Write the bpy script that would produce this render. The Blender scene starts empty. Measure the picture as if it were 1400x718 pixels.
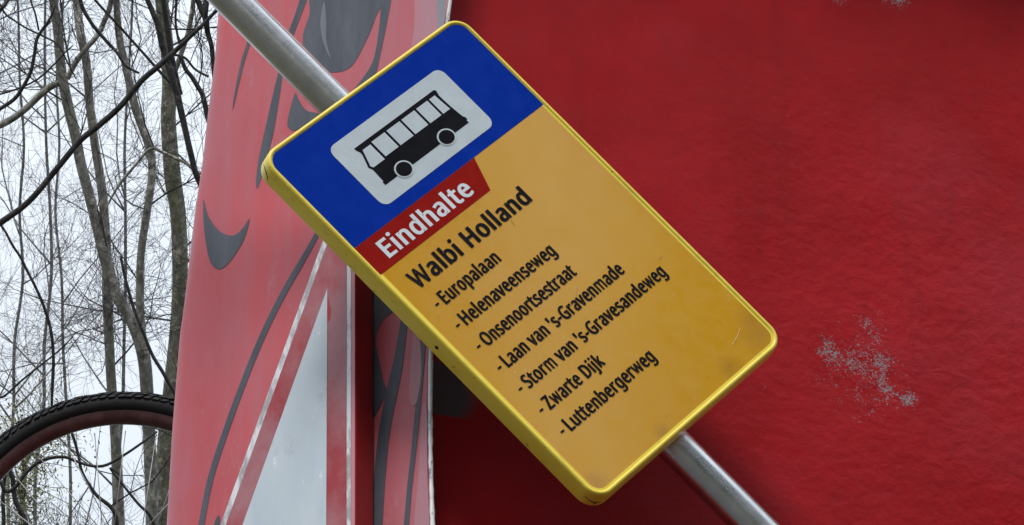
import bpy, bmesh, math, random
from mathutils import Vector, Matrix, geometry

S = bpy.context.scene
R = math.radians

# ------------------------------------------------------------------ camera
PITCH = R(30.0)
F = 5000.0                        # focal length in pixels of the 1400 px wide photograph
EYE = Vector((0, 0, 1.6))
RIGHT = Vector((1, 0, 0)); FWD = Vector((0, math.cos(PITCH), math.sin(PITCH))); UP = Vector((0, -math.sin(PITCH), math.cos(PITCH)))
cd = bpy.data.cameras.new('camera'); cam = bpy.data.objects.new('camera', cd); S.collection.objects.link(cam)
cam.location = EYE; cam.rotation_euler = (PITCH + math.pi / 2, 0, 0)
cd.sensor_width = 36.0; cd.lens = 36.0 * F / 1400.0; cd.clip_start = 0.05; cd.clip_end = 2000
S.camera = cam

# ------------------------------------------------------------------ overcast sky and soft sun
SUN_AZ, SUN_EL = R(14), R(50)     # behind the camera, to its left
to_sun = Vector((-math.sin(SUN_AZ) * math.cos(SUN_EL), -math.cos(SUN_AZ) * math.cos(SUN_EL), math.sin(SUN_EL)))
W = bpy.data.worlds.new('World'); S.world = W; W.use_nodes = True
nt = W.node_tree; nt.nodes.clear()
wo = nt.nodes.new('ShaderNodeOutputWorld'); bg = nt.nodes.new('ShaderNodeBackground')
sky = nt.nodes.new('ShaderNodeTexSky'); sky.sky_type = 'NISHITA'; sky.sun_disc = False
sky.sun_elevation = SUN_EL; sky.sun_rotation = math.atan2(to_sun.x, to_sun.y)
mix = nt.nodes.new('ShaderNodeMix'); mix.data_type = 'RGBA'; mix.inputs[0].default_value = 0.90
tc = nt.nodes.new('ShaderNodeTexCoord'); no = nt.nodes.new('ShaderNodeTexNoise'); no.inputs['Scale'].default_value = 3.0; no.inputs['Detail'].default_value = 5
cr = nt.nodes.new('ShaderNodeValToRGB')
cr.color_ramp.elements[0].position = 0.3; cr.color_ramp.elements[0].color = (7.2, 8.2, 9.3, 1)
cr.color_ramp.elements[1].position = 0.75; cr.color_ramp.elements[1].color = (9.2, 9.7, 10.3, 1)
nt.links.new(tc.outputs['Generated'], no.inputs['Vector']); nt.links.new(no.outputs['Fac'], cr.inputs[0])
nt.links.new(sky.outputs[0], mix.inputs[6]); nt.links.new(cr.outputs[0], mix.inputs[7])
# an overcast sky brightens towards the zenith
sp = nt.nodes.new('ShaderNodeSeparateXYZ'); nt.links.new(tc.outputs['Generated'], sp.inputs[0])
mr = nt.nodes.new('ShaderNodeMapRange'); mr.inputs[1].default_value = 0.0; mr.inputs[2].default_value = 1.0; mr.inputs[3].default_value = .44; mr.inputs[4].default_value = 1.22
nt.links.new(sp.outputs[2], mr.inputs[0])
vm = nt.nodes.new('ShaderNodeVectorMath'); vm.operation = 'SCALE'; nt.links.new(mix.outputs[2], vm.inputs[0]); nt.links.new(mr.outputs[0], vm.inputs['Scale'])
nt.links.new(vm.outputs[0], bg.inputs[0]); bg.inputs[1].default_value = 0.1
nt.links.new(bg.outputs[0], wo.inputs[0])
sl = bpy.data.lights.new('sun', 'SUN'); sl.energy = 1.5; sl.angle = R(16); sl.color = (1.0, 0.965, 0.92)
so = bpy.data.objects.new('sun', sl); S.collection.objects.link(so)
so.rotation_euler = to_sun.to_track_quat('Z', 'Y').to_euler()
S.view_settings.view_transform = 'Standard'; S.view_settings.look = 'None'
S.view_settings.exposure = 0.5; S.view_settings.gamma = 1.0
S.cycles.max_bounces = 6

# ------------------------------------------------------------------ helpers
def ray(px, py):
    return (RIGHT * ((px - 700) / F) - UP * ((py - 359) / F) + FWD)
def at(px, py, D):                # the point D metres in front of the camera's plane
    return EYE + ray(px, py) * D
def on(px, py, p0, n):            # where the line of sight meets a surface of the place
    d = ray(px, py); return EYE + d * ((p0 - EYE).dot(n) / d.dot(n))

def empty(name, loc, label, cat, group=None, kind=None):
    o = bpy.data.objects.new(name, None); S.collection.objects.link(o); o.location = loc; o.empty_display_size = .1
    o['label'] = label; o['category'] = cat
    if group: o['group'] = group
    return o
def link_mesh(name, me, mat, parent=None, loc=None, smooth=False, kind=None, label=None):
    """mesh data given in world coordinates; the object's origin goes to loc or to the parent's base"""
    base = parent_base(parent) if parent else (loc or Vector((0, 0, 0)))
    me.transform(Matrix.Translation(-base))
    if mat: me.materials.append(mat)
    if smooth:
        for p in me.polygons: p.use_smooth = True
    o = bpy.data.objects.new(name, me); S.collection.objects.link(o)
    if parent: o.parent = parent
    else: o.location = base
    if kind: o['kind'] = kind
    if label: o['label'] = label
    return o
def parent_base(p):
    b = Vector((0, 0, 0))
    while p: b = b + Vector(p.location); p = p.parent
    return b
def mesh(verts, faces):
    me = bpy.data.meshes.new('m'); me.from_pydata([tuple(v) for v in verts], [], faces); me.update(); return me
def fix(me):
    bm = bmesh.new(); bm.from_mesh(me); bmesh.ops.recalc_face_normals(bm, faces=bm.faces); bm.to_mesh(me); bm.free(); return me
def bevel(me, w, seg=2):
    bm = bmesh.new(); bm.from_mesh(me); bmesh.ops.recalc_face_normals(bm, faces=bm.faces)
    bmesh.ops.bevel(bm, geom=bm.edges[:], offset=w, segments=seg, affect='EDGES', profile=.5, clamp_overlap=True)
    bm.to_mesh(me); bm.free(); return me
def prism(pts, off):
    """closed solid between polygon pts and pts + off"""
    n = len(pts); v = list(pts) + [p + off for p in pts]
    f = [tuple(range(n)), tuple(range(2 * n - 1, n - 1, -1))] + [(i, n + i, n + (i + 1) % n, (i + 1) % n) for i in range(n)]
    return fix(mesh(v, f))
def sheet(pts2, M, t=0.0):
    """filled outline (may be concave) in the plane of M, lifted by t"""
    tris = geometry.tessellate_polygon([[Vector((p[0], p[1], 0)) for p in pts2]])
    v = [M @ Vector((p[0], p[1], t)) for p in pts2]
    me = mesh(v, [tuple(x) for x in tris]); me.update()
    n = M.to_3x3() @ Vector((0, 0, 1))
    if sum((p.normal.dot(n) * p.area for p in me.polygons)) < 0: me.flip_normals()
    return me
def frame_of(center, u, v, n):
    m = Matrix((u, v, n)).transposed().to_4x4(); m.translation = center; return m
def crom(pts, k=6, closed=False):
    out = []; n = len(pts)
    rng = range(n) if closed else range(n - 1)
    for i in rng:
        if closed: a, b, c, d = pts[i - 1], pts[i], pts[(i + 1) % n], pts[(i + 2) % n]
        else: a, b, c, d = pts[max(i - 1, 0)], pts[i], pts[i + 1], pts[min(i + 2, n - 1)]
        for j in range(k):
            t = j / k
            out.append(tuple(.5 * ((2 * b[q]) + (-a[q] + c[q]) * t + (2 * a[q] - 5 * b[q] + 4 * c[q] - d[q]) * t * t + (-a[q] + 3 * b[q] - 3 * c[q] + d[q]) * t ** 3) for q in range(len(b))))
    if not closed: out.append(tuple(pts[-1]))
    return out
class Tube:
    def __init__(s): s.v = []; s.f = []
    def add(s, pts, rad, sides=6, cap=True):
        b = len(s.v); n = len(pts); t0 = None; side = None
        for i, p in enumerate(pts):
            t = (pts[min(i + 1, n - 1)] - pts[max(i - 1, 0)]).normalized()
            if side is None: side = t.orthogonal().normalized()
            else:
                side = side - t * side.dot(t)
                side = side.normalized() if side.length > 1e-6 else t.orthogonal().normalized()
            w = t.cross(side)
            for k in range(sides):
                a = 2 * math.pi * k / sides
                s.v.append(p + (side * math.cos(a) + w * math.sin(a)) * rad[i])
        for i in range(n - 1):
            for k in range(sides):
                s.f.append((b + i * sides + k, b + i * sides + (k + 1) % sides, b + (i + 1) * sides + (k + 1) % sides, b + (i + 1) * sides + k))
        if cap:
            s.f.append(tuple(b + k for k in range(sides - 1, -1, -1))); s.f.append(tuple(b + (n - 1) * sides + k for k in range(sides)))
    def me(s): return mesh(s.v, s.f)

# ------------------------------------------------------------------ materials
def newmat(name, col, rough=.5, metal=0.0, spec=.5, coat=0.0):
    m = bpy.data.materials.new(name); m.use_nodes = True
    b = m.node_tree.nodes['Principled BSDF']
    b.inputs['Base Color'].default_value = (*col, 1); b.inputs['Roughness'].default_value = rough
    b.inputs['Metallic'].default_value = metal; b.inputs['Specular IOR Level'].default_value = spec
    b.inputs['Coat Weight'].default_value = coat
    return m
class NT:
    def __init__(s, m): s.t = m.node_tree; s.b = s.t.nodes['Principled BSDF']; s.tc = s.n('TexCoord')
    def n(s, k, **kw):
        x = s.t.nodes.new('ShaderNode' + k)
        for a, v in kw.items(): setattr(x, a, v)
        return x
    def l(s, a, b): s.t.links.new(a, b)
    def co(s, scale=(1, 1, 1), loc=(0, 0, 0)):
        mp = s.n('Mapping'); mp.inputs['Scale'].default_value = scale; mp.inputs['Location'].default_value = loc
        s.l(s.tc.outputs['Object'], mp.inputs[0]); return mp.outputs[0]
    def noise(s, scale, detail=4, rough=.5, vec=None, dist=0.0):
        x = s.n('TexNoise'); x.inputs['Scale'].default_value = scale; x.inputs['Detail'].default_value = detail
        x.inputs['Roughness'].default_value = rough; x.inputs['Distortion'].default_value = dist
        s.l(vec or s.tc.outputs['Object'], x.inputs['Vector']); return x.outputs['Fac']
    def ramp(s, f, a, b, ca=(0, 0, 0), cb=(1, 1, 1)):
        r = s.n('ValToRGB'); e = r.color_ramp.elements
        e[0].position = a; e[0].color = (*ca, 1); e[1].position = b; e[1].color = (*cb, 1); s.l(f, r.inputs[0]); return r.outputs[0]
    def mix(s, f, a, b):
        x = s.n('Mix', data_type='RGBA')
        for q, i in ((f, 0), (a, 6), (b, 7)):
            if isinstance(q, (int, float)): x.inputs[i].default_value = q
            elif isinstance(q, tuple): x.inputs[i].default_value = (*q, 1)
            else: s.l(q, x.inputs[i])
        return x.outputs[2]
    def math(s, op, a, b=0.0, clamp=False):
        x = s.n('Math', operation=op, use_clamp=clamp)
        for q, i in ((a, 0), (b, 1)):
            if isinstance(q, (int, float)): x.inputs[i].default_value = q
            else: s.l(q, x.inputs[i])
        return x.outputs[0]
    def bump(s, h, strength=.3, dist=.01, prev=None):
        x = s.n('Bump'); x.inputs['Strength'].default_value = strength; x.inputs['Distance'].default_value = dist
        s.l(h, x.inputs['Height'])
        if prev is not None: s.l(prev, x.inputs['Normal'])
        return x.outputs[0]
    def near(s, p, r, e=(1, 1, 1)):       # 1 at object-space point p falling to 0 at radius r
        mp = s.n('Mapping', vector_type='POINT'); mp.inputs['Location'].default_value = tuple(-p[i] * e[i] for i in range(3)); mp.inputs['Scale'].default_value = e
        s.l(s.tc.outputs['Object'], mp.inputs[0])
        d = s.n('VectorMath', operation='LENGTH'); s.l(mp.outputs[0], d.inputs[0])
        return s.math('SUBTRACT', 1.0, s.math('DIVIDE', d.outputs['Value'], r), clamp=True)

random.seed(7)
BLUE = (.001, .027, .30); BLACK = (.009, .009, .012); PLATE = (.50, .56, .60); RED = (.27, .006, .008)
GLYPHS = {"'":[317,[[145,639,119,639,110,759,100,880,91,1000,136,1000,181,1000,225,1000,216,880,207,759,197,639,171,639]]],"-":[451,[[169,318,56,318,56,356,56,394,56,433,169,433,282,433,395,433,395,394,395,356,395,318,282,318]]],"D":[1022,[[937,617,937,510,937,398,916,304,875,228,833,153,774,96,696,57,619,19,525,0,415,0,322,0,229,0,136,0,136,333,136,667,136,1000,239,1000,341,1000,444,1000,545,1000,632,981,706,944,780,907,837,852,877,779,917,707],[804,374,804,506,804,594,789,667,760,724,730,781,687,823,631,851,574,878,506,892,426,892,371,892,317,892,262,892,262,631,262,369,262,108,307,108,352,108,398,108,533,108,635,141,702,208,770,275]]],"E":[779,[[695,37,695,0,508,0,322,0,136,0,136,333,136,667,136,1000,322,1000,508,1000,695,1000,695,963,695,926,695,889,550,889,406,889,262,889,262,785,262,681,262,577,398,577,534,577,669,577,669,541,669,504,669,468,534,468,398,468,262,468,262,349,262,230,262,111,406,111,550,111,695,111,695,74]]],"G":[1020,[[570,491,570,528,685,528,801,528,916,528,916,365,916,201,916,38,862,20,807,7,752,-1,697,-10,634,-14,564,-14,461,-14,373,7,303,48,232,90,178,149,141,226,104,303,85,394,85,500,85,605,106,695,147,772,188,848,247,908,324,950,401,993,494,1014,604,1014,660,1014,713,1009,763,999,813,988,859,974,902,955,886,919,870,882,854,846,819,862,779,875,735,887,690,898,644,903,597,903,517,903,449,887,392,854,335,822,292,775,262,715,232,655,217,583,217,500,217,421,230,350,256,289,281,228,322,180,377,146,432,112,504,95,594,95,638,95,675,98,706,102,737,107,765,113,790,119,790,218,790,317,790,416,717,416,643,416,570,416,570,453]]],"H":[1038,[[901,333,901,0,859,0,817,0,775,0,775,155,775,311,775,466,604,466,433,466,262,466,262,311,262,155,262,0,220,0,178,0,136,0,136,333,136,667,136,1000,178,1000,220,1000,262,1000,262,859,262,718,262,577,433,577,604,577,775,577,775,718,775,859,775,1000,817,1000,859,1000,901,1000,901,667]]],"L":[734,[[324,0,136,0,136,333,136,667,136,1000,178,1000,220,1000,262,1000,262,704,262,408,262,112,408,112,553,112,699,112,699,75,699,37,699,0,511,0]]],"O":[1094,[[1008,605,1008,501,1008,424,999,354,979,291,959,228,930,173,891,127,853,82,805,47,747,22,690,-2,623,-14,548,-14,469,-14,401,-2,343,23,285,48,237,83,199,128,161,173,132,228,113,291,95,355,85,425,85,503,85,606,102,695,136,772,169,848,221,908,289,951,358,994,444,1015,549,1015,649,1015,733,994,801,952,869,909,921,849,956,772,991,695],[218,585,218,501,218,417,230,345,254,284,277,224,313,177,362,144,411,112,473,95,548,95,623,95,685,112,733,144,781,177,817,224,840,284,864,345,875,417,875,501,875,627,849,726,797,798,745,869,662,905,549,905,473,905,411,889,362,856,313,824,277,778,254,718,230,658]]],"S":[769,[[703,320,703,268,703,208,689,157,660,116,631,74,589,42,536,20,482,-3,419,-14,346,-14,309,-14,273,-12,239,-8,205,-5,174,1,146,8,118,15,93,23,71,34,71,74,71,114,71,154,105,139,147,126,197,113,247,101,298,95,352,95,401,95,443,102,476,115,510,128,535,147,552,171,569,195,577,224,577,256,577,289,570,317,556,339,542,361,518,382,484,401,450,420,402,440,342,462,285,483,237,506,199,532,161,558,132,590,113,627,94,664,84,708,84,759,84,812,98,858,125,896,152,933,189,963,237,983,285,1004,341,1014,403,1014,458,1014,509,1009,555,999,600,988,642,975,679,958,666,922,653,886,640,850,606,865,568,878,527,888,487,898,444,903,401,903,359,903,324,897,296,885,268,873,246,856,232,834,218,812,211,787,211,758,211,724,218,696,232,674,246,651,269,631,301,613,333,596,376,576,430,556,489,535,539,511,579,487,620,462,651,432,672,398,693,363]]],"W":[1303,[[1240,1000,1284,1000,1196,667,1107,333,1018,0,976,0,933,0,891,0,826,218,761,437,696,655,690,675,685,695,679,716,674,736,669,756,664,775,659,793,655,809,652,823,649,836,647,846,646,853,645,846,643,836,641,823,638,809,635,793,630,775,626,756,621,736,616,715,610,694,605,673,598,651,535,434,472,217,409,0,366,0,324,0,282,0,193,333,105,667,17,1000,61,1000,105,1000,148,1000,200,796,252,593,304,389,310,368,315,347,319,326,324,305,328,284,333,264,337,244,340,225,343,206,346,187,349,169,352,151,354,170,357,189,361,209,364,228,368,249,373,270,377,291,382,312,388,333,394,355,399,376,405,396,464,598,522,799,581,1000,625,1000,668,1000,711,1000,773,797,834,595,895,392,901,371,908,349,913,327,919,305,924,284,929,263,933,243,937,223,940,204,944,185,947,167,950,151,952,175,956,199,961,225,965,250,971,277,978,305,984,333,991,362,999,391,1050,594,1101,797,1153,1000,1197,1000]]],"Z":[801,[[746,37,746,0,515,0,284,0,53,0,53,32,53,63,53,95,229,359,404,624,580,888,410,888,240,888,70,888,70,925,70,963,70,1000,291,1000,512,1000,732,1000,732,968,732,937,732,905,557,641,381,376,206,112,386,112,566,112,746,112,746,75]]],"a":[786,[[355,763,403,763,495,763,563,743,606,703,650,663,672,599,672,511,672,341,672,170,672,0,642,0,613,0,583,0,575,35,567,71,559,106,557,106,555,106,553,106,532,79,510,57,487,39,464,20,438,7,408,-1,379,-10,343,-14,301,-14,256,-14,216,-6,180,10,144,26,116,50,95,83,75,116,64,158,64,209,64,283,94,341,153,382,211,422,302,444,424,448,467,450,509,451,552,452,552,467,552,482,552,497,552,560,538,603,511,627,484,652,446,664,396,664,357,664,320,658,284,646,249,635,216,621,185,606,172,637,160,668,147,699,180,717,218,732,263,744,308,757],[477,364,440,363,346,359,282,344,246,318,210,292,192,255,192,207,192,165,205,134,230,115,256,95,289,85,329,85,393,85,445,103,487,138,529,173,550,227,550,300,550,322,550,345,550,367,514,366]]],"b":[861,[[242,892,242,805,242,774,242,744,240,716,239,689,237,667,235,651,238,651,240,651,242,651,264,683,293,710,331,731,368,753,416,763,475,763,568,763,643,731,700,666,756,601,784,504,784,375,784,289,771,218,746,160,720,102,684,58,637,29,591,0,536,-14,475,-14,416,-14,368,-3,331,18,293,40,264,65,242,95,239,95,236,95,232,95,224,63,216,32,207,0,178,0,148,0,119,0,119,355,119,710,119,1064,160,1064,201,1064,242,1064,242,978],[523,661,454,661,401,661,359,651,328,631,297,611,275,580,262,539,249,497,242,444,242,380,242,378,242,376,242,374,242,282,257,211,288,162,318,113,374,88,457,88,524,88,574,113,607,162,640,212,657,283,657,377,657,471,640,542,607,590,574,637]]],"d":[861,[[424,-14,385,-14,292,-14,217,18,161,83,105,148,77,245,77,374,77,503,105,600,162,666,218,732,293,765,387,765,426,765,460,760,489,750,518,740,543,727,564,710,586,693,604,675,619,654,622,654,625,654,627,654,627,666,625,684,623,708,620,732,619,751,619,765,619,865,619,965,619,1064,660,1064,701,1064,742,1064,742,710,742,355,742,0,709,0,676,0,643,0,637,34,631,67,625,101,623,101,621,101,619,101,604,79,586,60,564,43,543,25,518,12,488,1,459,-9],[338,88,405,88,484,88,540,110,572,153,604,197,620,262,620,350,620,358,620,365,620,373,620,466,605,538,574,588,543,637,486,662,403,662,337,662,287,636,254,583,221,531,204,460,204,371,204,282,221,212,254,162,287,113]]],"e":[790,[[343,765,409,765,473,765,529,751,575,723,621,695,657,655,681,604,706,553,718,494,718,426,718,401,718,376,718,352,547,352,376,352,204,352,206,267,228,202,270,158,311,113,369,91,444,91,492,91,534,95,571,104,608,113,646,126,685,143,685,107,685,71,685,35,647,18,609,6,571,-2,534,-10,490,-14,438,-14,367,-14,305,0,250,29,195,58,153,102,123,159,92,216,77,287,77,370,77,452,91,522,118,581,146,640,185,685,235,717,285,749],[450,664,408,664,349,664,302,645,268,607,234,569,214,517,207,450,335,450,462,450,590,450,590,493,583,530,570,562,557,593,537,618,511,637,484,655]]],"g":[861,[[289,765,385,765,435,765,479,755,519,737,559,718,592,690,620,651,623,651,625,651,627,651,633,684,639,718,644,751,677,751,710,751,742,751,742,496,742,242,742,-13,742,-84,730,-143,706,-191,682,-239,645,-275,595,-300,546,-324,483,-336,406,-336,352,-336,302,-332,257,-324,212,-316,171,-304,136,-289,136,-251,136,-213,136,-175,171,-194,213,-208,261,-218,308,-229,359,-234,413,-234,478,-234,528,-215,565,-177,602,-139,620,-88,620,-22,620,-13,620,-3,620,7,620,18,621,34,622,55,623,76,624,91,625,99,623,99,621,99,619,99,593,61,560,33,522,14,483,-5,438,-14,387,-14,289,-14,214,20,159,88,104,156,77,252,77,374,77,493,104,588,159,659,214,729],[452,661,402,661,360,661,324,650,295,627,265,605,243,572,228,529,212,486,204,434,204,373,204,280,222,209,256,160,290,111,339,87,405,87,443,87,476,92,503,102,530,111,552,127,570,148,588,169,601,196,609,228,618,261,622,300,622,345,622,354,622,364,622,374,622,442,614,497,599,539,583,581,559,612,527,632,494,651]]],"h":[866,[[242,856,242,752,242,734,242,716,240,697,239,679,237,662,235,647,238,647,241,647,244,647,260,673,280,695,304,711,328,728,355,741,385,750,415,759,446,763,478,763,538,763,589,754,630,735,670,715,701,686,721,646,742,606,752,553,752,489,752,326,752,163,752,0,711,0,671,0,630,0,630,160,630,320,630,480,630,541,617,586,590,616,563,646,520,661,462,661,406,661,362,651,331,630,299,609,276,578,263,537,249,496,242,447,242,388,242,259,242,129,242,0,201,0,160,0,119,0,119,355,119,710,119,1064,160,1064,201,1064,242,1064,242,960]]],"i":[361,[[201,751,242,751,242,500,242,250,242,0,201,0,160,0,119,0,119,250,119,500,119,751,160,751],[162,1032,182,1032,201,1032,217,1026,232,1013,246,1001,254,981,254,954,254,928,246,908,232,895,217,882,201,875,182,875,162,875,144,882,130,895,116,908,109,928,109,954,109,981,116,1001,130,1013,144,1026]]],"j":[361,[[80,-336,31,-336,7,-336,-13,-335,-31,-331,-49,-328,-64,-324,-77,-319,-77,-286,-77,-253,-77,-220,-63,-224,-49,-227,-34,-230,-19,-232,-2,-234,15,-234,45,-234,70,-226,90,-209,109,-193,119,-162,119,-116,119,173,119,462,119,751,160,751,201,751,242,751,242,463,242,176,242,-112,242,-159,235,-199,220,-232,205,-266,182,-292,151,-310,120,-327],[109,928,109,954,109,981,116,1001,130,1013,144,1026,162,1032,182,1032,201,1032,217,1026,232,1013,246,1001,254,981,254,954,254,928,246,908,232,895,217,882,201,875,182,875,162,875,144,882,130,895,116,908]]],"k":[748,[[241,694,241,508,241,493,240,474,239,450,237,425,236,404,235,387,237,387,239,387,241,387,246,394,255,405,266,419,277,433,289,447,300,461,312,476,322,488,331,497,410,582,490,666,570,751,618,751,666,751,714,751,613,644,512,537,410,430,519,287,627,143,735,0,686,0,636,0,587,0,500,117,413,233,326,350,298,325,269,301,241,276,241,184,241,92,241,0,200,0,160,0,119,0,119,355,119,710,119,1064,160,1064,200,1064,241,1064,241,879]]],"l":[361,[[242,355,242,0,201,0,160,0,119,0,119,355,119,710,119,1064,160,1064,201,1064,242,1064,242,710]]],"m":[1310,[[894,765,943,765,1028,765,1091,743,1133,700,1175,656,1196,586,1196,489,1196,326,1196,163,1196,0,1155,0,1115,0,1074,0,1074,161,1074,322,1074,483,1074,542,1062,586,1037,616,1012,646,974,661,922,661,849,661,797,640,765,598,734,556,718,495,718,415,718,276,718,138,718,0,678,0,637,0,597,0,597,161,597,322,597,483,597,522,591,555,580,582,569,609,552,628,529,641,507,655,478,661,443,661,392,661,352,651,324,630,295,609,274,578,261,538,249,498,242,448,242,389,242,260,242,130,242,0,201,0,160,0,119,0,119,250,119,500,119,751,152,751,185,751,218,751,225,717,231,683,237,648,239,648,241,648,244,648,260,675,279,696,302,714,325,731,350,744,378,752,406,761,435,765,465,765,523,765,571,754,610,734,649,713,677,682,695,639,697,639,699,639,702,639,727,682,761,713,805,734,848,754]]],"n":[866,[[449,765,480,765,570,765,638,743,683,700,729,656,752,586,752,489,752,326,752,163,752,0,711,0,671,0,630,0,630,160,630,320,630,480,630,541,617,586,590,616,563,646,520,661,462,661,379,661,322,638,290,591,258,544,242,477,242,389,242,260,242,130,242,0,201,0,160,0,119,0,119,250,119,500,119,751,152,751,185,751,218,751,225,717,231,683,237,648,239,648,241,648,244,648,261,675,281,696,306,714,331,731,358,744,388,752,418,761]]],"o":[847,[[772,460,772,377,772,314,764,259,747,211,731,163,708,122,677,88,647,55,610,29,567,12,523,-5,475,-14,422,-14,372,-14,326,-5,284,12,242,29,206,55,175,88,144,122,120,163,103,211,86,259,77,314,77,377,77,460,91,530,119,588,147,645,187,689,239,719,292,750,354,765,426,765,494,765,554,750,606,719,658,689,698,645,728,588,757,530],[204,465,204,377,204,318,212,267,228,223,243,180,267,147,300,123,332,100,374,88,424,88,475,88,516,100,549,123,582,147,606,180,621,223,637,267,644,318,644,377,644,437,636,487,620,529,605,571,581,604,548,627,516,650,474,661,423,661,346,661,291,636,256,585,222,535]]],"p":[861,[[436,765,476,765,569,765,643,732,700,668,756,604,784,507,784,377,784,292,771,220,746,162,720,103,684,60,638,30,592,1,537,-14,475,-14,437,-14,402,-9,373,1,343,12,317,25,296,41,275,58,257,76,242,95,239,95,237,95,234,95,236,79,238,59,239,35,241,11,242,-10,242,-28,242,-131,242,-233,242,-336,201,-336,160,-336,119,-336,119,26,119,388,119,751,153,751,186,751,220,751,225,717,231,683,237,648,239,648,240,648,242,648,257,670,275,690,296,707,317,725,342,739,372,749,401,760],[523,661,454,661,403,661,363,651,332,632,301,613,279,585,265,546,251,508,243,459,242,401,242,393,242,385,242,377,242,315,249,263,262,220,275,177,297,144,328,122,360,99,402,88,457,88,502,88,540,101,569,126,599,151,621,186,635,229,650,272,657,322,657,378,657,464,640,533,607,584,574,635]]],"r":[578,[[435,765,469,765,483,765,498,764,515,763,531,761,545,759,557,756,552,718,547,681,542,643,530,646,517,648,502,650,488,652,474,653,461,653,432,653,404,647,378,634,352,622,329,605,308,583,288,561,271,535,260,504,248,473,242,439,242,401,242,267,242,134,242,0,201,0,160,0,119,0,119,250,119,500,119,751,153,751,186,751,220,751,225,705,229,659,234,613,236,613,238,613,239,613,255,641,275,667,297,690,319,713,345,731,374,744,403,758]]],"s":[671,[[608,247,608,207,608,159,596,118,571,85,547,53,513,28,468,11,423,-6,370,-14,308,-14,256,-14,211,-10,173,-1,135,7,102,19,73,34,73,71,73,108,73,146,103,131,139,117,181,104,224,92,267,85,311,85,373,85,419,95,447,116,475,136,489,162,489,196,489,215,484,232,473,246,463,261,445,276,418,291,391,306,353,323,304,342,255,360,214,379,179,398,145,416,118,439,99,465,81,491,71,525,71,566,71,629,97,678,149,713,201,747,269,765,353,765,399,765,441,760,481,751,521,743,558,730,592,714,578,682,564,649,550,616,519,629,486,641,451,650,416,659,381,664,345,664,294,664,256,656,229,639,202,623,189,601,189,573,189,552,195,535,207,520,219,506,240,492,268,478,297,465,334,448,382,430,430,412,471,394,504,375,538,357,563,334,581,307,599,281]]],"t":[506,[[335,87,370,87,388,87,408,88,427,92,447,95,463,99,475,102,475,71,475,40,475,8,462,2,443,-4,419,-8,394,-12,371,-14,349,-14,310,-14,273,-7,240,6,207,20,180,43,160,77,139,111,129,158,129,218,129,364,129,510,129,655,93,655,58,655,22,655,22,675,22,695,22,714,58,731,94,747,130,763,147,817,163,870,179,923,204,923,228,923,252,923,252,866,252,808,252,751,324,751,397,751,469,751,469,719,469,687,469,655,397,655,324,655,252,655,252,511,252,366,252,221,252,176,263,142,285,120,307,98]]],"u":[866,[[705,751,746,751,746,500,746,250,746,0,713,0,679,0,646,0,640,33,634,66,627,99,626,99,624,99,622,99,606,73,585,52,560,35,535,18,507,6,478,-2,448,-10,416,-14,384,-14,324,-14,274,-4,233,15,193,34,162,63,141,104,121,144,111,196,111,259,111,423,111,587,111,751,152,751,194,751,235,751,235,590,235,429,235,268,235,208,249,163,276,133,303,103,345,88,402,88,458,88,502,99,534,120,567,141,589,172,603,212,616,253,623,302,623,360,623,490,623,620,623,751,664,751]]],"v":[711,[[331,0,284,0,190,250,95,500,0,751,44,751,88,751,132,751,185,603,238,456,291,308,299,288,307,265,315,239,324,214,331,190,338,167,344,144,349,125,352,109,353,109,355,109,357,109,361,125,366,145,373,168,380,191,388,216,397,241,406,266,414,289,420,308,473,456,527,603,580,751,624,751,668,751,711,751,616,500,521,250,426,0,379,0]]],"w":[1101,[[647,283,604,424,596,451,589,476,582,501,575,525,569,549,564,570,559,592,555,609,552,623,550,623,548,623,546,623,544,609,541,592,536,570,531,549,525,525,518,500,512,475,504,449,496,423,451,282,406,142,361,1,315,1,268,1,221,1,153,252,84,502,15,752,58,752,100,752,143,752,177,619,212,485,246,352,254,324,261,297,268,270,274,242,280,216,285,191,290,166,294,145,296,127,297,127,299,127,301,127,304,139,307,153,311,169,315,186,319,204,323,223,327,241,332,260,337,279,342,297,347,314,352,329,396,470,440,611,485,752,529,752,574,752,619,752,662,611,705,470,748,329,754,308,761,285,768,261,775,236,782,213,787,190,793,167,796,147,798,129,800,129,802,129,804,129,806,145,809,165,814,188,820,212,826,238,833,267,840,295,847,324,854,352,889,485,924,619,959,752,1001,752,1043,752,1085,752,1016,502,946,252,877,1,829,1,781,1,732,1,690,142]]]}
# ------------------------------------------------------------------ ground
def m_ground():
    m = newmat('grass_soil', (.05, .06, .025), .95); q = NT(m)
    q.l(q.mix(q.ramp(q.noise(.6, 6), .4, .6), (.045, .055, .02), (.075, .055, .035)), q.b.inputs['Base Color'])
    q.l(q.bump(q.noise(6, 6), .6, .1), q.b.inputs['Normal']); return m
g = mesh([(-600, -600, 0), (600, -600, 0), (600, 600, 0), (-600, 600, 0)], [(0, 1, 2, 3)])
link_mesh('ground', g, m_ground(), kind='structure')
def m_path():
    m = newmat('asphalt', (.06, .06, .058), .9); q = NT(m)
    q.l(q.mix(q.noise(3, 5), (.05, .05, .048), (.075, .072, .068)), q.b.inputs['Base Color'])
    q.l(q.bump(q.noise(120, 3), .5, .004), q.b.inputs['Normal']); return m
link_mesh('path', mesh([(-7, -6, .004), (9, -6, .004), (9, 3.3, .004), (-7, 3.3, .004)], [(0, 1, 2, 3)]), m_path(), kind='structure')

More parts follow.
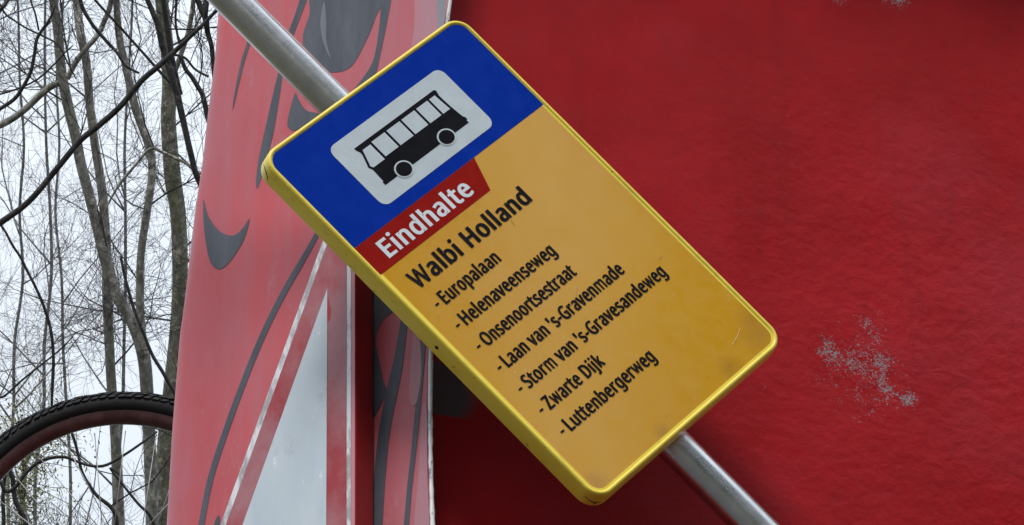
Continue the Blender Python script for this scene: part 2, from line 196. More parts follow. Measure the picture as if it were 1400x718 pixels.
# ------------------------------------------------------------------ red wall
NS = Vector((0.33027672, 0, 0)); # sign axes measured in the camera's frame, turned into the world's
def cam2w(x, y, z): return RIGHT * x + UP * y - FWD * z
SU = cam2w(0.63683052, 0.50597417, -0.58175342); SV = cam2w(-0.69668083, 0.70085985, -0.15307282); SN = cam2w(0.33027672, 0.50277789, 0.79883144)
SC = EYE + cam2w(0.01819514, 0.01610487, -4.72059842)
MS = frame_of(SC, SU, SV, SN)
WN = Vector((SN.x, SN.y, 0)).normalized(); WU = Vector((0, 0, 1)).cross(WN).normalized()
WP = SC - WN * 0.155
wall_base = on(1000, 359, WP, WN); wall_base.z = 0
def m_wall():
    m = newmat('red_plaster', RED, .5, spec=.16); q = NT(m)
    c = q.mix(q.ramp(q.noise(2.6, 5, .6), .38, .62), (.29, .005, .007), (.38, .008, .013))
    c = q.mix(q.math('MULTIPLY', q.ramp(q.noise(55, 4, .7), .45, .8), .35), c, (.20, .012, .018))
    rs = q.ramp(q.noise(7, 5, .7, vec=q.co(scale=(3, 3, .22), loc=(1, 1, 5))), .56, .74)
    c = q.mix(q.math('MULTIPLY', rs, .28), c, (.16, .006, .010))
    sp_ = q.ramp(q.noise(85, 2, .5), .76, .79)
    c = q.mix(q.math('MULTIPLY', sp_, .35), c, (.40, .06, .07))
    pk = q.ramp(q.noise(3.1, 3, .6, vec=q.co(loc=(4, 2, 7))), .52, .75)
    c = q.mix(q.math('MULTIPLY', pk, .35), c, (.33, .03, .045))
    def P(px, py): return on(px, py, WP, WN) - wall_base
    flakes = None
    fine = q.noise(230, 2, .6, vec=q.co(scale=(1, 1, 1.3)), dist=1.2); mid = q.noise(45, 3, .5, vec=q.co(loc=(7, 3, 2)))
    for (px, py, r, amp) in ((1138, 484, .026, .24), (1165, 490, .040, .18), (1195, 498, .045, .18), (1210, 532, .038, .18), (1242, 545, .020, .24), (1190, 450, .040, .13), (1188, 440, .012, .2), (1175, 510, .085, .11), (1222, -8, .032, .26), (1150, -6, .02, .22)):
        v = q.math('MULTIPLY', q.math('POWER', q.near(P(px, py), r), .6), amp)
        flakes = v if flakes is None else q.math('MAXIMUM', flakes, v)
    f = q.math('ADD', q.math('ADD', q.math('MULTIPLY', fine, .72), q.math('MULTIPLY', mid, .28)), flakes)
    mask = q.math('MULTIPLY', q.ramp(f, .655, .73), q.ramp(flakes, .0, .02))
    c = q.mix(q.math('MULTIPLY', mask, .85), c, (.27, .25, .27))
    # a patch of dark grey primer with one masked lower edge, next to the graffiti panel
    sx = q.n('SeparateXYZ'); q.l(q.tc.outputs['Object'], sx.inputs[0])
    up = q.ramp(q.math('SUBTRACT', sx.outputs[2], P(620, 572).z), 0.0, .003)
    gp = q.ramp(q.math('ADD', q.near(P(592, 545), .075), q.math('MULTIPLY', q.noise(18, 4, .6), .5)), .42, .62)
    c = q.mix(q.math('MULTIPLY', up, gp), c, (.085, .072, .075))
    q.l(c, q.b.inputs['Base Color'])
    q.l(q.ramp(q.noise(9, 4), .3, .8, (.42,) * 3, (.6,) * 3), q.b.inputs['Roughness'])
    rel = q.near(P(1330, 470), .62)
    wr = q.noise(44, 4, .5, vec=q.co(scale=(1, 1, 1.25)), dist=.25)
    wr = q.math('MULTIPLY', wr, q.math('ADD', q.math('MULTIPLY', rel, 2.7), .10))
    n1 = q.bump(wr, .19, .008)
    n2 = q.bump(q.noise(130, 3, .6), .22, .0016, n1)
    n3 = q.bump(q.noise(3.2, 2), .25, .05, n2)
    n4 = q.bump(mask, .5, .0015, n3); n4.node.invert = True
    q.l(n4, q.b.inputs['Normal']); return m
s0 = (on(575, 359, WP, WN) - wall_base).dot(WU); s1 = 3.4
e0 = wall_base + WU * s0; e1 = wall_base + WU * s1
if s0 > s1: print('WALL ORDER')
H = Vector((0, 0, 4.86))
p = prism([e0, e1, e1 - WN * .3, e0 - WN * .3], H)
wall = link_mesh('red_wall', bevel(p, .01, 2), m_wall(), loc=wall_base)
wall['label'] = 'tall red painted plaster wall with flaked grey scars behind the yellow sign'; wall['category'] = 'wall'
cc = [e0 + WN * .17 - WU * .0, e1 + WN * .17, e1 - WN * .33, e0 - WN * .33]  # unseen coping, added so its overhang shades the top of the wall
link_mesh('coping', bevel(prism([p + H + Vector((0, 0, .003)) for p in cc], Vector((0, 0, .12))), .012, 2), newmat('coping_concrete', (.25, .24, .23), .9), wall)
# ------------------------------------------------------------------ graffiti panel
BN = Vector((-math.sin(R(30)), -math.cos(R(30)), 0)); BU = Vector((math.cos(R(30)), -math.sin(R(30)), 0))
BP = at(600, 359, 4.775)
bbase = Vector((BP.x, BP.y, 0)) - BU * .3
def sz(px, py, lift=0.0):
    p = on(px, py, BP + BN * lift, BN); return (p - bbase).dot(BU), p.z
rc = .03
Lp = [sz(x + .5 * rc * 1010, y) for x, y in ((298, -20), (291, 75), (281, 150), (275, 210), (266, 266), (258, 331), (251, 400), (245, 435), (239, 510), (233, 584), (229, 659), (224, 740))]
Rp = [sz(x, y) for x, y in ((613, -20), (607, 36), (601, 150), (594, 280), (587, 400), (585, 480), (584, 560), (585, 640), (588, 740))]
def edge(P, z):
    if z >= P[0][1]: a, b = P[0], P[2]
    elif z <= P[-1][1]: a, b = P[-4], P[-1]
    else:
        for a, b in zip(P, P[1:]):
            if a[1] >= z >= b[1]: break
    k = (z - a[1]) / (b[1] - a[1]); return a[0] + (b[0] - a[0]) * k
def redge(z):
    if z < Rp[-1][1]: return Rp[-1][0]
    return edge(Rp, z)
zs = [0, .5, 1, 1.5, 2, 2.5, 3.0] + [3.0 + .04 * i for i in range(1, 50)] + [5.05, 5.15]
T = .007
front = []; back = []
for z in zs:
    l, r = edge(Lp, z), redge(z); row = []; rb = []
    for k in range(9):                                   # the left side curls away in a quarter round
        a = R(100) * (1 - k / 8)
        cx = bbase + BU * l - BN * rc
        d = BN * math.cos(a) - BU * math.sin(a)
        row.append(cx + d * rc); rb.append(cx + d * (rc - T))
    for k in range(1, 13):
        s = l + (r - l) * k / 12
        row.append(bbase + BU * s); rb.append(bbase + BU * s - BN * T)
    front.append([p + Vector((0, 0, z)) for p in row]); back.append([p + Vector((0, 0, z)) for p in rb])
nc = len(front[0]); V = [p for row in front for p in row] + [p for row in back for p in row]; nr = len(zs); O = nr * nc
Fc = []
for i in range(nr - 1):
    for j in range(nc - 1):
        a = i * nc + j; Fc.append((a, a + 1, a + nc + 1, a + nc)); Fc.append((O + a, O + a + nc, O + a + nc + 1, O + a + 1))
    a = i * nc; Fc.append((a, a + nc, O + a + nc, O + a)); a = i * nc + nc - 1; Fc.append((a, O + a, O + a + nc, a + nc))
for j in range(nc - 1):
    Fc.append((j, O + j, O + j + 1, j + 1)); a = (nr - 1) * nc + j; Fc.append((a, a + 1, O + a + 1, O + a))
def m_pink():
    m = newmat('faded_red_spray', (.6, .1, .11), .42, spec=.4); q = NT(m)
    big = q.ramp(q.noise(3.4, 3, .5, vec=q.co(scale=(1.6, 1.6, .7))), .36, .66)
    c = q.mix(big, (.46, .115, .14), (.60, .068, .080))
    str_ = q.ramp(q.noise(9, 4, .6, vec=q.co(scale=(5, 5, .35), loc=(3, 1, 0))), .4, .72)
    c = q.mix(q.math('MULTIPLY', str_, .6), c, (.44, .15, .18))
    dk_ = q.ramp(q.noise(5, 4, .6, vec=q.co(scale=(1.5, 1.5, .6), loc=(7, 7, 2))), .5, .75)
    c = q.mix(q.math('MULTIPLY', dk_, .5), c, (.46, .035, .045))
    sc = q.ramp(q.noise(28, 5, .8, vec=q.co(scale=(1, 1, .4))), .60, .74)
    c = q.mix(q.math('MULTIPLY', sc, .5), c, (.44, .25, .29))
    q.l(c, q.b.inputs['Base Color'])
    q.l(q.ramp(q.noise(12, 4), .3, .7, (.34,) * 3, (.5,) * 3), q.b.inputs['Roughness'])
    q.l(q.bump(q.noise(5, 3, vec=q.co(scale=(2, 2, .5))), .12, .02, q.bump(q.noise(140, 3), .12, .001)), q.b.inputs['Normal']); return m
panel = empty('graffiti_panel', bbase, 'tall curved sheet panel sprayed pink and grey graffiti at the left of the red wall', 'panel')
me = fix(mesh(V, Fc)); link_mesh('panel_sheet', me, m_pink(), panel, smooth=True)
for o in bpy.data.objects:
    if o.name == 'panel_sheet': o.data.set_sharp_from_angle(angle=R(40))
def m_greyspray(name, a, b):
    m = newmat(name, a, .5); q = NT(m)
    q.l(q.mix(q.ramp(q.noise(14, 5, .65, vec=q.co(scale=(2.4, 2.4, .5))), .35, .7), a, b), q.b.inputs['Base Color'])
    q.l(q.bump(q.noise(140, 3), .12, .001), q.b.inputs['Normal']); return m
GREY = m_greyspray('grey_spray_paint', (.045, .052, .068), (.085, .092, .115))
GREY2 = m_greyspray('pale_grey_spray', (.22, .22, .26), (.30, .25, .29))
GREY3 = m_greyspray('mauve_spray', (.46, .17, .21), (.40, .21, .25))
MB = frame_of(bbase, BU, Vector((0, 0, 1)), BN)
nlift = [0]
def stroke(pts, mat=GREY, smooth=True):
    nlift[0] += 1; t = .0003 + .00004 * nlift[0]
    q2 = crom(pts, 5, True) if smooth else pts
    link_mesh('graffiti_stroke', sheet([sz(x, y, t) for x, y in q2], MB, t), mat, panel)
stroke([(572, -30), (614, -30), (607, 36), (603, 100), (560, 100), (566, 40)], GREY3)
stroke([(596, -30), (613.2, -30), (608, 20), (606.2, 40), (600.8, 150), (590, 150), (598, 40)], GREY2, False)
stroke([(432, -15), (423, 20), (414, 50), (418, 77), (434, 94), (458, 99), (481, 90), (501, 55), (513, 25), (523, -15)])
stroke([(443, 2), (438, 30), (442, 58), (452, 80), (446, 55), (446, 28)], m_greyspray('worn_grey', (.14, .15, .18), (.17, .175, .2)))
stroke([(416, -20), (426, -20), (410, 25), (396, 62), (389, 85), (382, 132), (373, 185), (361, 231), (352, 257), (350, 246), (355, 210), (365, 165), (378, 108), (386, 78), (392, 50), (404, 18)])
stroke([(403, 128), (394, 160), (394, 174), (406, 178), (445, 165), (440, 156), (419, 151), (408, 136)])
stroke([(524, -15), (536, -15), (529, 30), (521, 68), (512, 105), (495, 122), (478, 130), (498, 104), (511, 80), (518, 40)])
stroke([(278, 273), (285, 296), (300, 316), (318, 322), (331, 313), (341, 299), (334, 326), (320, 350), (308, 364), (298, 368), (288, 359), (282, 336), (278, 303)])
stroke([(339, 40), (337, 60), (330, 82), (321, 125), (318, 150), (324, 126), (333, 88), (343, 55), (347, 30)])
cl = crom([(470, 262), (447, 295), (428, 330), (411, 360), (388, 400), (362, 452), (335, 517), (308, 591), (287, 657), (272, 735)], 6)
wd = [2.2 + 1.5 * min(1, i / 20) for i in range(len(cl))]
stroke([(x - w, y - w * .4) for (x, y), w in zip(cl, wd)] + [(x + w, y + w * .4) for (x, y), w in reversed(list(zip(cl, wd)))], smooth=False)
stroke([(300, 706), (294, 712), (290, 735), (299, 735)])
# right of the traffic sign
stroke([(500, 360), (520, 366), (548, 400), (553, 418), (540, 424), (524, 436), (515, 455), (512, 480), (500, 480)], GREY, False)
stroke([(508, 460), (516, 482), (524, 520), (528, 535), (520, 555), (508, 566)], GREY)
cl = crom([(556, 395), (552, 440), (545, 490), (537, 530), (527, 580), (520, 640), (514, 735)], 5)
wd = [3 + 4.8 * min(1, i / 14) for i in range(len(cl))]
stroke([(x - w, y) for (x, y), w in zip(cl, wd)] + [(x + w, y) for (x, y), w in reversed(list(zip(cl, wd)))], smooth=False)
cl = crom([(581, 430), (577, 490), (571, 560), (565, 620), (560, 665), (554, 735)], 5)
stroke([(x - 3.4, y) for x, y in cl] + [(x + 3.4, y) for x, y in reversed(cl)], smooth=False)
stroke([(569, 420), (576, 500), (570, 548), (562, 552), (560, 520)], GREY3)
stroke([(578, 560), (583.5, 560), (584, 640), (586, 735), (566, 735), (571, 660)], GREY3)
# worn white edge of the sheet
wm = newmat('chipped_white_edge', (.7, .72, .74), .5); q = NT(wm)
q.l(q.mix(q.ramp(q.noise(60, 4, .7, vec=q.co(scale=(1, 1, .35))), .42, .5), (.25, .27, .30), (.82, .84, .86)), q.b.inputs['Base Color'])
tv = Tube(); rnd = random.Random(3); zz = [z for z in zs if z > .1]; fine = []
for a, b in zip(zz, zz[1:]):
    for k in range(4): fine.append(a + (b - a) * k / 4)
tv.add([bbase + BU * (redge(z) + .0022) - BN * T * .5 + Vector((0, 0, z)) for z in fine], [T * .44 + rnd.uniform(-.0004, .0007) for z in fine], 8)
link_mesh('edge_trim', tv.me(), wm, panel, smooth=True)

# ------------------------------------------------------------------ triangular sign fixed to the panel
TD = .047
def tz(px, py, lift=0.0):
    p = on(px, py, BP + BN * (TD + lift), BN); return (p - bbase).dot(BU), p.z
o_r, o_rb = tz(486.5, 330), tz(486.5, 718); ol, olb = tz(441, 330), tz(301, 718)
def line(a, b, z): return a[0] + (b[0] - a[0]) * (z - a[1]) / (b[1] - a[1])
zb = o_rb[1] - .30
def zapex(dl, dr):
    z0, z1 = 0, 9
    for _ in range(60):
        z = (z0 + z1) / 2
        if line(ol, olb, z) + dl < line(o_r, o_rb, z) - dr: z0 = z
        else: z1 = z
    return z0
def tri(dl, dr, db):
    za = zapex(dl, dr); zl = zb + db
    return [(line(o_r, o_rb, zl) - dr, zl), (line(o_r, o_rb, za) - dr, za), (line(ol, olb, zl) + dl, zl)]
tcen = bbase + BU * (o_rb[0] - .15) + Vector((0, 0, zb))
tsign = empty('warning_sign', tcen, 'weathered red and white triangular sign box mounted on the pink graffiti panel', 'sign')
msd = newmat('red_box_enamel', (.30, .006, .007), .35); q = NT(msd)
q.l(q.mix(q.noise(8, 4), (.26, .005, .006), (.36, .008, .01)), q.b.inputs['Base Color'])
def m_tri():
    m = newmat('scuffed_red_enamel', (.4, .03, .04), .35); q = NT(m)
    c = q.mix(q.ramp(q.noise(5, 3), .35, .7), (.38, .022, .030), (.28, .018, .028))
    haze = q.ramp(q.noise(7, 5, .65, vec=q.co(scale=(1, 1, .8), loc=(1.3, 0, .4))), .40, .62)
    c = q.mix(q.math('MULTIPLY', haze, .75), c, (.40, .19, .215))
    scr = q.ramp(q.noise(30, 5, .8, vec=q.co(scale=(1.4, 1.4, .35))), .62, .70)
    c = q.mix(q.math('MULTIPLY', scr, .6), c, (.42, .30, .32))
    red = q.ramp(q.noise(26, 2, .5, vec=q.co(scale=(1.5, 1.5, .5), loc=(9, 2, 1))), .66, .70)
    c = q.mix(red, c, (.42, .015, .02))
    q.l(c, q.b.inputs['Base Color']); q.l(q.bump(q.noise(60, 3), .1, .001), q.b.inputs['Normal']); return m
def m_white(name, base, dark, scale, lo, hi):
    m = newmat(name, base, .4); q = NT(m)
    f = q.ramp(q.noise(scale, 5, .75, vec=q.co(scale=(1.3, 1.3, .4))), lo, hi)
    q.l(q.mix(f, dark, base), q.b.inputs['Base Color']); return m
TRI = m_tri(); WLINE = m_white('chipped_white_line', (.72, .74, .77), (.36, .34, .36), 40, .42, .56); 
def m_pane():
    m = newmat('weathered_white_field', (.5, .56, .6), .35); q = NT(m)
    c = q.mix(q.ramp(q.noise(6, 4, .6, vec=q.co(scale=(2, 2, .7))), .3, .7), (.47, .54, .60), (.60, .66, .70))
    ch = q.ramp(q.noise(45, 4, .8, vec=q.co(scale=(1.5, 1.5, .45))), .64, .68)
    c = q.mix(q.math('MULTIPLY', ch, .6), c, (.85, .87, .88))
    sm = q.ramp(q.noise(15, 5, .7, vec=q.co(loc=(2, 5, 1))), .56, .70)
    c = q.mix(q.math('MULTIPLY', sm, .5), c, (.30, .27, .29))
    q.l(c, q.b.inputs['Base Color']); return m
def tri3(t, dl, dr, db): return [MB @ Vector((a, b, t)) for a, b in tri(dl, dr, db)]
link_mesh('sign_box', bevel(prism(tri3(TD, 0, 0, 0), -BN * (TD - .004)), .0025, 3), msd, tsign)
link_mesh('bracket', bevel(prism([MB @ Vector((tcen.dot(BU) - bbase.dot(BU) + a, zb + b, .004)) for a, b in ((-.03, .05), (.03, .05), (.03, .2), (-.03, .2))], -BN * .014), .001, 1), msd, tsign)
px1 = 1 / 1000
pinkrim = newmat('faded_rim', (.55, .22, .26), .4)
link_mesh('rim_band', sheet(tri(.0008, .0012, .002), MB, TD + .0006), pinkrim, tsign)
link_mesh('outer_line', sheet(tri(.0012, .0070, .006), MB, TD + .0010), WLINE, tsign)
link_mesh('red_border', sheet(tri(.0108, .0132, .016), MB, TD + .0014), TRI, tsign)
link_mesh('white_field', sheet(tri(.0395, .0430, .05), MB, TD + .0018), m_pane(), tsign)
# ------------------------------------------------------------------ the bus stop sign on its leaning pole
PV = -SV                                        # down the pole
pole_c = SC + SU * (-.004) - SN * .066
k_ground = (pole_c.z + .4) / -PV.z              # runs into the ground
foot = pole_c + PV * (pole_c.z / -PV.z)
sgn = empty('bus_stop_sign', Vector((foot.x, foot.y, 0)), 'yellow and blue bus stop sign tilted on a leaning galvanised pole before the red wall', 'sign')
def m_steel():
    m = newmat('galvanised_steel', (.6, .61, .61), .3, 1.0); q = NT(m)
    ln = cov = None
    c = q.mix(q.ramp(q.noise(14, 5, .65), .3, .7), (.56, .57, .57), (.76, .77, .78))
    sp = q.ramp(q.noise(70, 2, .5), .74, .77)
    c = q.mix(sp, c, (.05, .045, .04))
    q.l(c, q.b.inputs['Base Color'])
    q.l(q.ramp(q.noise(22, 5, .7), .3, .75, (.24,) * 3, (.38,) * 3), q.b.inputs['Roughness'])
    q.l(q.bump(q.noise(34, 5, .65), .07, .004, q.bump(q.noise(240, 2), .12, .0006)), q.b.inputs['Normal']); return m
STEEL = m_steel()
tb = Tube(); tb.add([pole_c - PV * 1.15 + PV * (k_ground + 1.15) * i / 20 for i in range(21)], [.0241] * 21, 40)
po = link_mesh('pole', tb.me(), STEEL, sgn, smooth=True); po.data.set_sharp_from_angle(angle=R(40))
tb = Tube(); e = pole_c - PV * 1.15
tb.add([e + PV * .03, e - PV * .004, e - PV * .012, e - PV * .015], [.0262, .0262, .020, .006], 32)
link_mesh('end_cap', tb.me(), newmat('black_plastic', (.02, .02, .022), .5), sgn)
# weld seam and scratch running down the pole
WD, HT, RAD = .380, .605, .020
def m_yellow(name, a, b, rough, sc):
    m = newmat(name, a, rough); q = NT(m)
    c = q.mix(q.ramp(q.noise(sc, 5, .65), .35, .7), a, b)
    gr = q.ramp(q.noise(30, 5, .8), .55, .78)
    c = q.mix(q.math('MULTIPLY', gr, .5), c, (.34, .25, .05))
    ch = q.ramp(q.noise(120, 3, .6), .725, .74)
    c = q.mix(q.math('MULTIPLY', ch, .8), c, (.12, .09, .04))
    q.l(c, q.b.inputs['Base Color'])
    q.l(q.ramp(q.noise(26, 4), .3, .7, (rough * .8,) * 3, (rough * 1.3,) * 3), q.b.inputs['Roughness'])
    q.l(q.bump(q.noise(180, 3, .6), .10, .0008), q.b.inputs['Normal']); return m
def m_face():
    m = newmat('ochre_reflective_film', (.6, .35, .03), .3, spec=.75); q = NT(m)
    c = q.mix(q.ramp(q.noise(3.5, 4, .55), .34, .68), (.59, .285, .007), (.62, .315, .012))
    mot = q.ramp(q.noise(60, 4, .7), .4, .75)
    c = q.mix(q.math('MULTIPLY', mot, .18), c, (.66, .42, .12))
    st = None                                    # rusty stains that creep in from the lower corners
    loc = lambda u, v: MS @ Vector((u, v, 0)) - parent_base(sgn)
    for u, v, r in ((-.178, -.290, .030), (.172, -.280, .045), (.180, -.262, .035), (.10, -.29, .03), (-.05, -.295, .02)):
        x = q.math('MULTIPLY', q.near(loc(u, v), r), q.math('ADD', q.noise(90, 4, .7), .25)); st = x if st is None else q.math('MAXIMUM', st, x)
    c = q.mix(q.ramp(st, .12, .8, (0, 0, 0), (.7, .7, .7)), c, (.40, .20, .03))
    dots = q.ramp(q.noise(150, 1, .4), .80, .82)
    c = q.mix(q.math('MULTIPLY', dots, .55), c, (.28, .15, .03))
    q.l(c, q.b.inputs['Base Color'])
    q.l(q.ramp(q.noise(30, 4), .3, .7, (.09,) * 3, (.15,) * 3), q.b.inputs['Roughness'])
    q.l(q.bump(q.noise(7, 3), .05, .01, q.bump(q.noise(330, 2), .05, .0003)), q.b.inputs['Normal']); return m
def rring(off, w, n=9):
    """rounded rectangle outline grown by off, at height w"""
    a, b, r = WD / 2 + off, HT / 2 + off, RAD + off; out = []
    for cx, cy, st in ((a - r, b - r, 0), (-(a - r), b - r, 90), (-(a - r), -(b - r), 180), (a - r, -(b - r), 270)):
        for k in range(n):
            t = R(st + 90 * k / (n - 1)); out.append(Vector((cx + r * math.cos(t), cy + r * math.sin(t), w)))
    return out
prof = [(-.0035, -.003), (-.0035, -.0002), (-.0002, -.0002), (.0003, .0006), (.0013, .0015), (.0026, .0019), (.0040, .0015), (.0053, .0004), (.0060, -.0012), (.0064, -.0045), (.0072, -.0255), (.0068, -.0275), (.0050, -.0282), (-.012, -.0282), (-.012, -.0262), (.0040, -.0262), (.0040, -.003)]
rings = [rring(o, w) for o, w in prof]; m_ = len(rings[0]); V = [MS @ p for r_ in rings for p in r_]; Fc = []
for i in range(len(rings)):
    i2 = (i + 1) % len(rings)
    for k in range(m_): Fc.append((i * m_ + k, i2 * m_ + k, i2 * m_ + (k + 1) % m_, i * m_ + (k + 1) % m_))
YEL = m_yellow('lemon_yellow_enamel', (.86, .665, .07), (.90, .71, .095), .33, 12)
fr = link_mesh('frame', fix(mesh(V, Fc)), YEL, sgn, smooth=True); fr.data.set_sharp_from_angle(angle=R(50))
def rr(u0, v0, u1, v1, r, n=8):
    out = []
    for cx, cy, st in ((u1 - r, v1 - r, 0), (u0 + r, v1 - r, 90), (u0 + r, v0 + r, 180), (u1 - r, v0 + r, 270)):
        for k in range(n): t = R(st + 90 * k / (n - 1)); out.append((cx + r * math.cos(t), cy + r * math.sin(t)))
    return out
face = link_mesh('face_plate', prism([MS @ Vector((p.x, p.y, -.0004)) for p in rring(-.0004, 0)], -SN * .002), m_face(), sgn)
link_mesh('back_plate', prism([MS @ Vector((p.x, p.y, -.0262)) for p in rring(-.0122, 0)], -SN * .0015), newmat('back_sheet_metal', (.5, .5, .5), .45, .9), sgn)
def film(name, col, a=.9, rough=.3):
    m = newmat(name, col, rough, spec=.05); q = NT(m)
    q.l(q.mix(q.ramp(q.noise(40, 4, .7), .4, .8), col, tuple(min(1, c * 1.12 + .004) for c in col)), q.b.inputs['Base Color'])
    q.l(q.bump(q.noise(330, 2), .08, .0004), q.b.inputs['Normal']); return m
def layer(name, pts, mat, t, par=face): return link_mesh(name, sheet(pts, MS, t), mat, par)
a, b, r = WD / 2 - .0006, HT / 2 - .0006, RAD - .0006
top = [(a, .1395), (a, b - r)] + [(a - r + r * math.cos(R(t)), b - r + r * math.sin(R(t))) for t in range(0, 91, 10)][1:] + [(-(a - r) - r * math.sin(R(t)), b - r + r * math.cos(R(t))) for t in range(0, 91, 10)] + [(-a, .1395)]
layer('blue_field', top, film('blue_film', BLUE), .0000)
layer('red_tag', [(-a, .1391), (-a, .0914), (.0274, .0914), (.0460, .1391)], film('dark_red_film', (.27, .009, .006)), .0000)
PL = film('pale_film', PLATE)
layer('bus_plate', rr(-.1118, .1580, .1100, .2650, .0125), PL, .0004)
BK = film('black_film', BLACK)
layer('bus_symbol', [(-.081, .2442), (.0767, .2442), (.0790, .2420), (.0775, .237), (.0765, .2340), (.0775, .2125), (.0800, .1926), (.0822, .1890), (.0822, .1855), (.0800, .1855), (.0800, .1808), (-.0864, .1808), (-.0864, .1860), (-.0842, .1866), (-.0835, .2071), (-.0862, .2126), (-.0785, .2314), (-.0785, .2354), (-.0810, .2410)], BK, .0007)
WN_ = [[(-.0733, .2360), (-.0583, .2360), (-.0583, .2088), (-.0800, .2088), (-.0826, .2123)]] + [[(u, .2378), (u + .0258, .2378), (u + .0258, .2110), (u, .2110)] for u in (-.0543, -.0247, .0047)] + [[(.0343, .2378), (.0566, .2378), (.0566, .2108), (.0343, .2108)], [(.0602, .2376), (.0713, .2376), (.0738, .2106), (.0602, .2106)]]
for w in WN_: layer('bus_window', w, PL, .0010)
for u in (-.0478, .0372):
    def circ(rx, ry): return [(u + rx * math.cos(R(t)), .1830 + ry * math.sin(R(t))) for t in range(0, 360, 9)]
    layer('wheel_ring', circ(.0145, .0125), PL, .0010)
    layer('bus_wheel', circ(.0120, .0102), BK, .0013)

def lettering(txt, u0, u1, base, cap, bold, mat, par=face):
    """outline letters, one flat mesh per line of print"""
    nat = sum(GLYPHS[c][0] if c != ' ' else 330 for c in txt)
    first = min(p for s_ in GLYPHS[txt[0]][1] for p in s_[0::2]); last = GLYPHS[txt[-1]]
    nat2 = nat - first - (last[0] - max(p for s_ in last[1] for p in s_[2::6]))
    ky = (cap - 1.1 * bold) / 1000.0
    trk = 1.5 * bold                              # heavier strokes in narrower letters, kept apart
    kx = (u1 - u0 - 2 * bold - trk * (len(txt) - 1)) / nat2
    V = []; Fs = []; x = u0 + bold - first * kx
    for c in txt:
        if c == ' ': x += 330 * kx + trk; continue
        adv, spl = GLYPHS[c]; loops = []; bx = bold * (.55 if c in 'Ww' else .55 if c == 'm' else 1)
        for s_ in spl:
            n = len(s_) // 6; pts = []
            for i in range(n):
                h = s_[i * 6:i * 6 + 6]; g_ = s_[((i + 1) % n) * 6:((i + 1) % n) * 6 + 6]
                p0, p1, p2, p3 = (h[2], h[3]), (h[4], h[5]), (g_[0], g_[1]), (g_[2], g_[3])
                dev = abs((p1[0] - p0[0]) * (p3[1] - p0[1]) - (p1[1] - p0[1]) * (p3[0] - p0[0]))
                k = 1 if dev < 40 * math.hypot(p3[0] - p0[0], p3[1] - p0[1]) * .1 else 6
                for j in range(k):
                    t = j / k; q_ = 1 - t
                    pts.append((x + kx * (q_ ** 3 * p0[0] + 3 * q_ * q_ * t * p1[0] + 3 * q_ * t * t * p2[0] + t ** 3 * p3[0]), ky * (q_ ** 3 * p0[1] + 3 * q_ * q_ * t * p1[1] + 3 * q_ * t * t * p2[1] + t ** 3 * p3[1])))
            cl_ = [p for i, p in enumerate(pts) if math.hypot(p[0] - pts[i - 1][0], p[1] - pts[i - 1][1]) > 4e-5]
            out = []; m = len(cl_)
            for i in range(m):
                a, b, d = cl_[i - 1], cl_[i], cl_[(i + 1) % m]
                e1 = Vector((b[0] - a[0], b[1] - a[1])).normalized(); e2 = Vector((d[0] - b[0], d[1] - b[1])).normalized()
                n1 = Vector((-e1.y, e1.x)); n2 = Vector((-e2.y, e2.x)); bi = n1 + n2
                bi = bi / max(.45, bi.length_squared / 2) if bi.length > .2 else n1
                out.append(Vector((b[0] + bi.x * bx, b[1] + bi.y * bold * .5 + (bold * .8 + .01 * cap if c in 'ij' and len(spl) > 1 and min(s_[3::6]) > 800 else 0), 0)))   # outlines run clockwise, so left is outside
            loops.append(out)
        x += adv * kx + trk
        o_ = len(V)
        for lp in loops: V += lp
        for grp in ([[lp] for lp in loops] if c in 'ij' else [loops]):     # a dot is an outline of its own, not a hole
            Fs += [tuple(o_ + i for i in t) for t in geometry.tessellate_polygon(grp)]
            o_ += sum(len(lp) for lp in grp)
    me = mesh([MS @ Vector((v.x, v.y + base + .55 * bold, .0005)) for v in V], Fs)
    bm = bmesh.new(); bm.from_mesh(me)
    for f_ in bm.faces:
        f_.normal_update()
        if f_.normal.dot(SN) < 0: f_.normal_flip()
    bm.to_mesh(me); bm.free()
    print('LET', txt, 'kx/ky', round(kx / ky, 3))
    return link_mesh('lettering', me, mat, par)
WHT = film('white_film', (.66, .68, .72)); INK = film('ink_film', (.010, .011, .016))
lettering('Eindhalte', -.1620, .0070, .1012, .0270, .00150, WHT)
lettering('Walbi Holland', -.1640, .0645, .0460, .0262, .00145, INK)
for i, (t, u1) in enumerate((('Europalaan', -.0390), ('Helenaveenseweg', .0318), ('Onsenoortsestraat', .0316), ("Laan van 's-Gravenmade", .0890), ("Storm van 's-Gravesandeweg", .1350), ('Zwarte Dijk', -.0375), ('Luttenbergerweg', .0252))):
    v = .0090 - .03785 * i
    lettering(t, -.1495, u1, v, .0198, .00088, INK)
    layer('dash', [(-.1625, v + .0062), (-.1563, v + .0062), (-.1563, v + .0088), (-.1625, v + .0088)], INK, .0005)
# brackets that hold the box to the pole
for vv in (.2, -.2):
    tb = Tube(); c = pole_c + SV * vv
    tb.add([c - SV * .015, c + SV * .015], [.0268, .0268], 28); 
    link_mesh('pole_clamp', tb.me(), STEEL, sgn)
    c2 = SC + SU * -.004 + SV * vv - SN * .0283
    q4 = [c2 + SU * x + SV * y for x, y in ((-.05, -.015), (.05, -.015), (.05, .015), (-.05, .015))]
    link_mesh('bracket', prism(q4, -SN * .0145), STEEL, sgn)
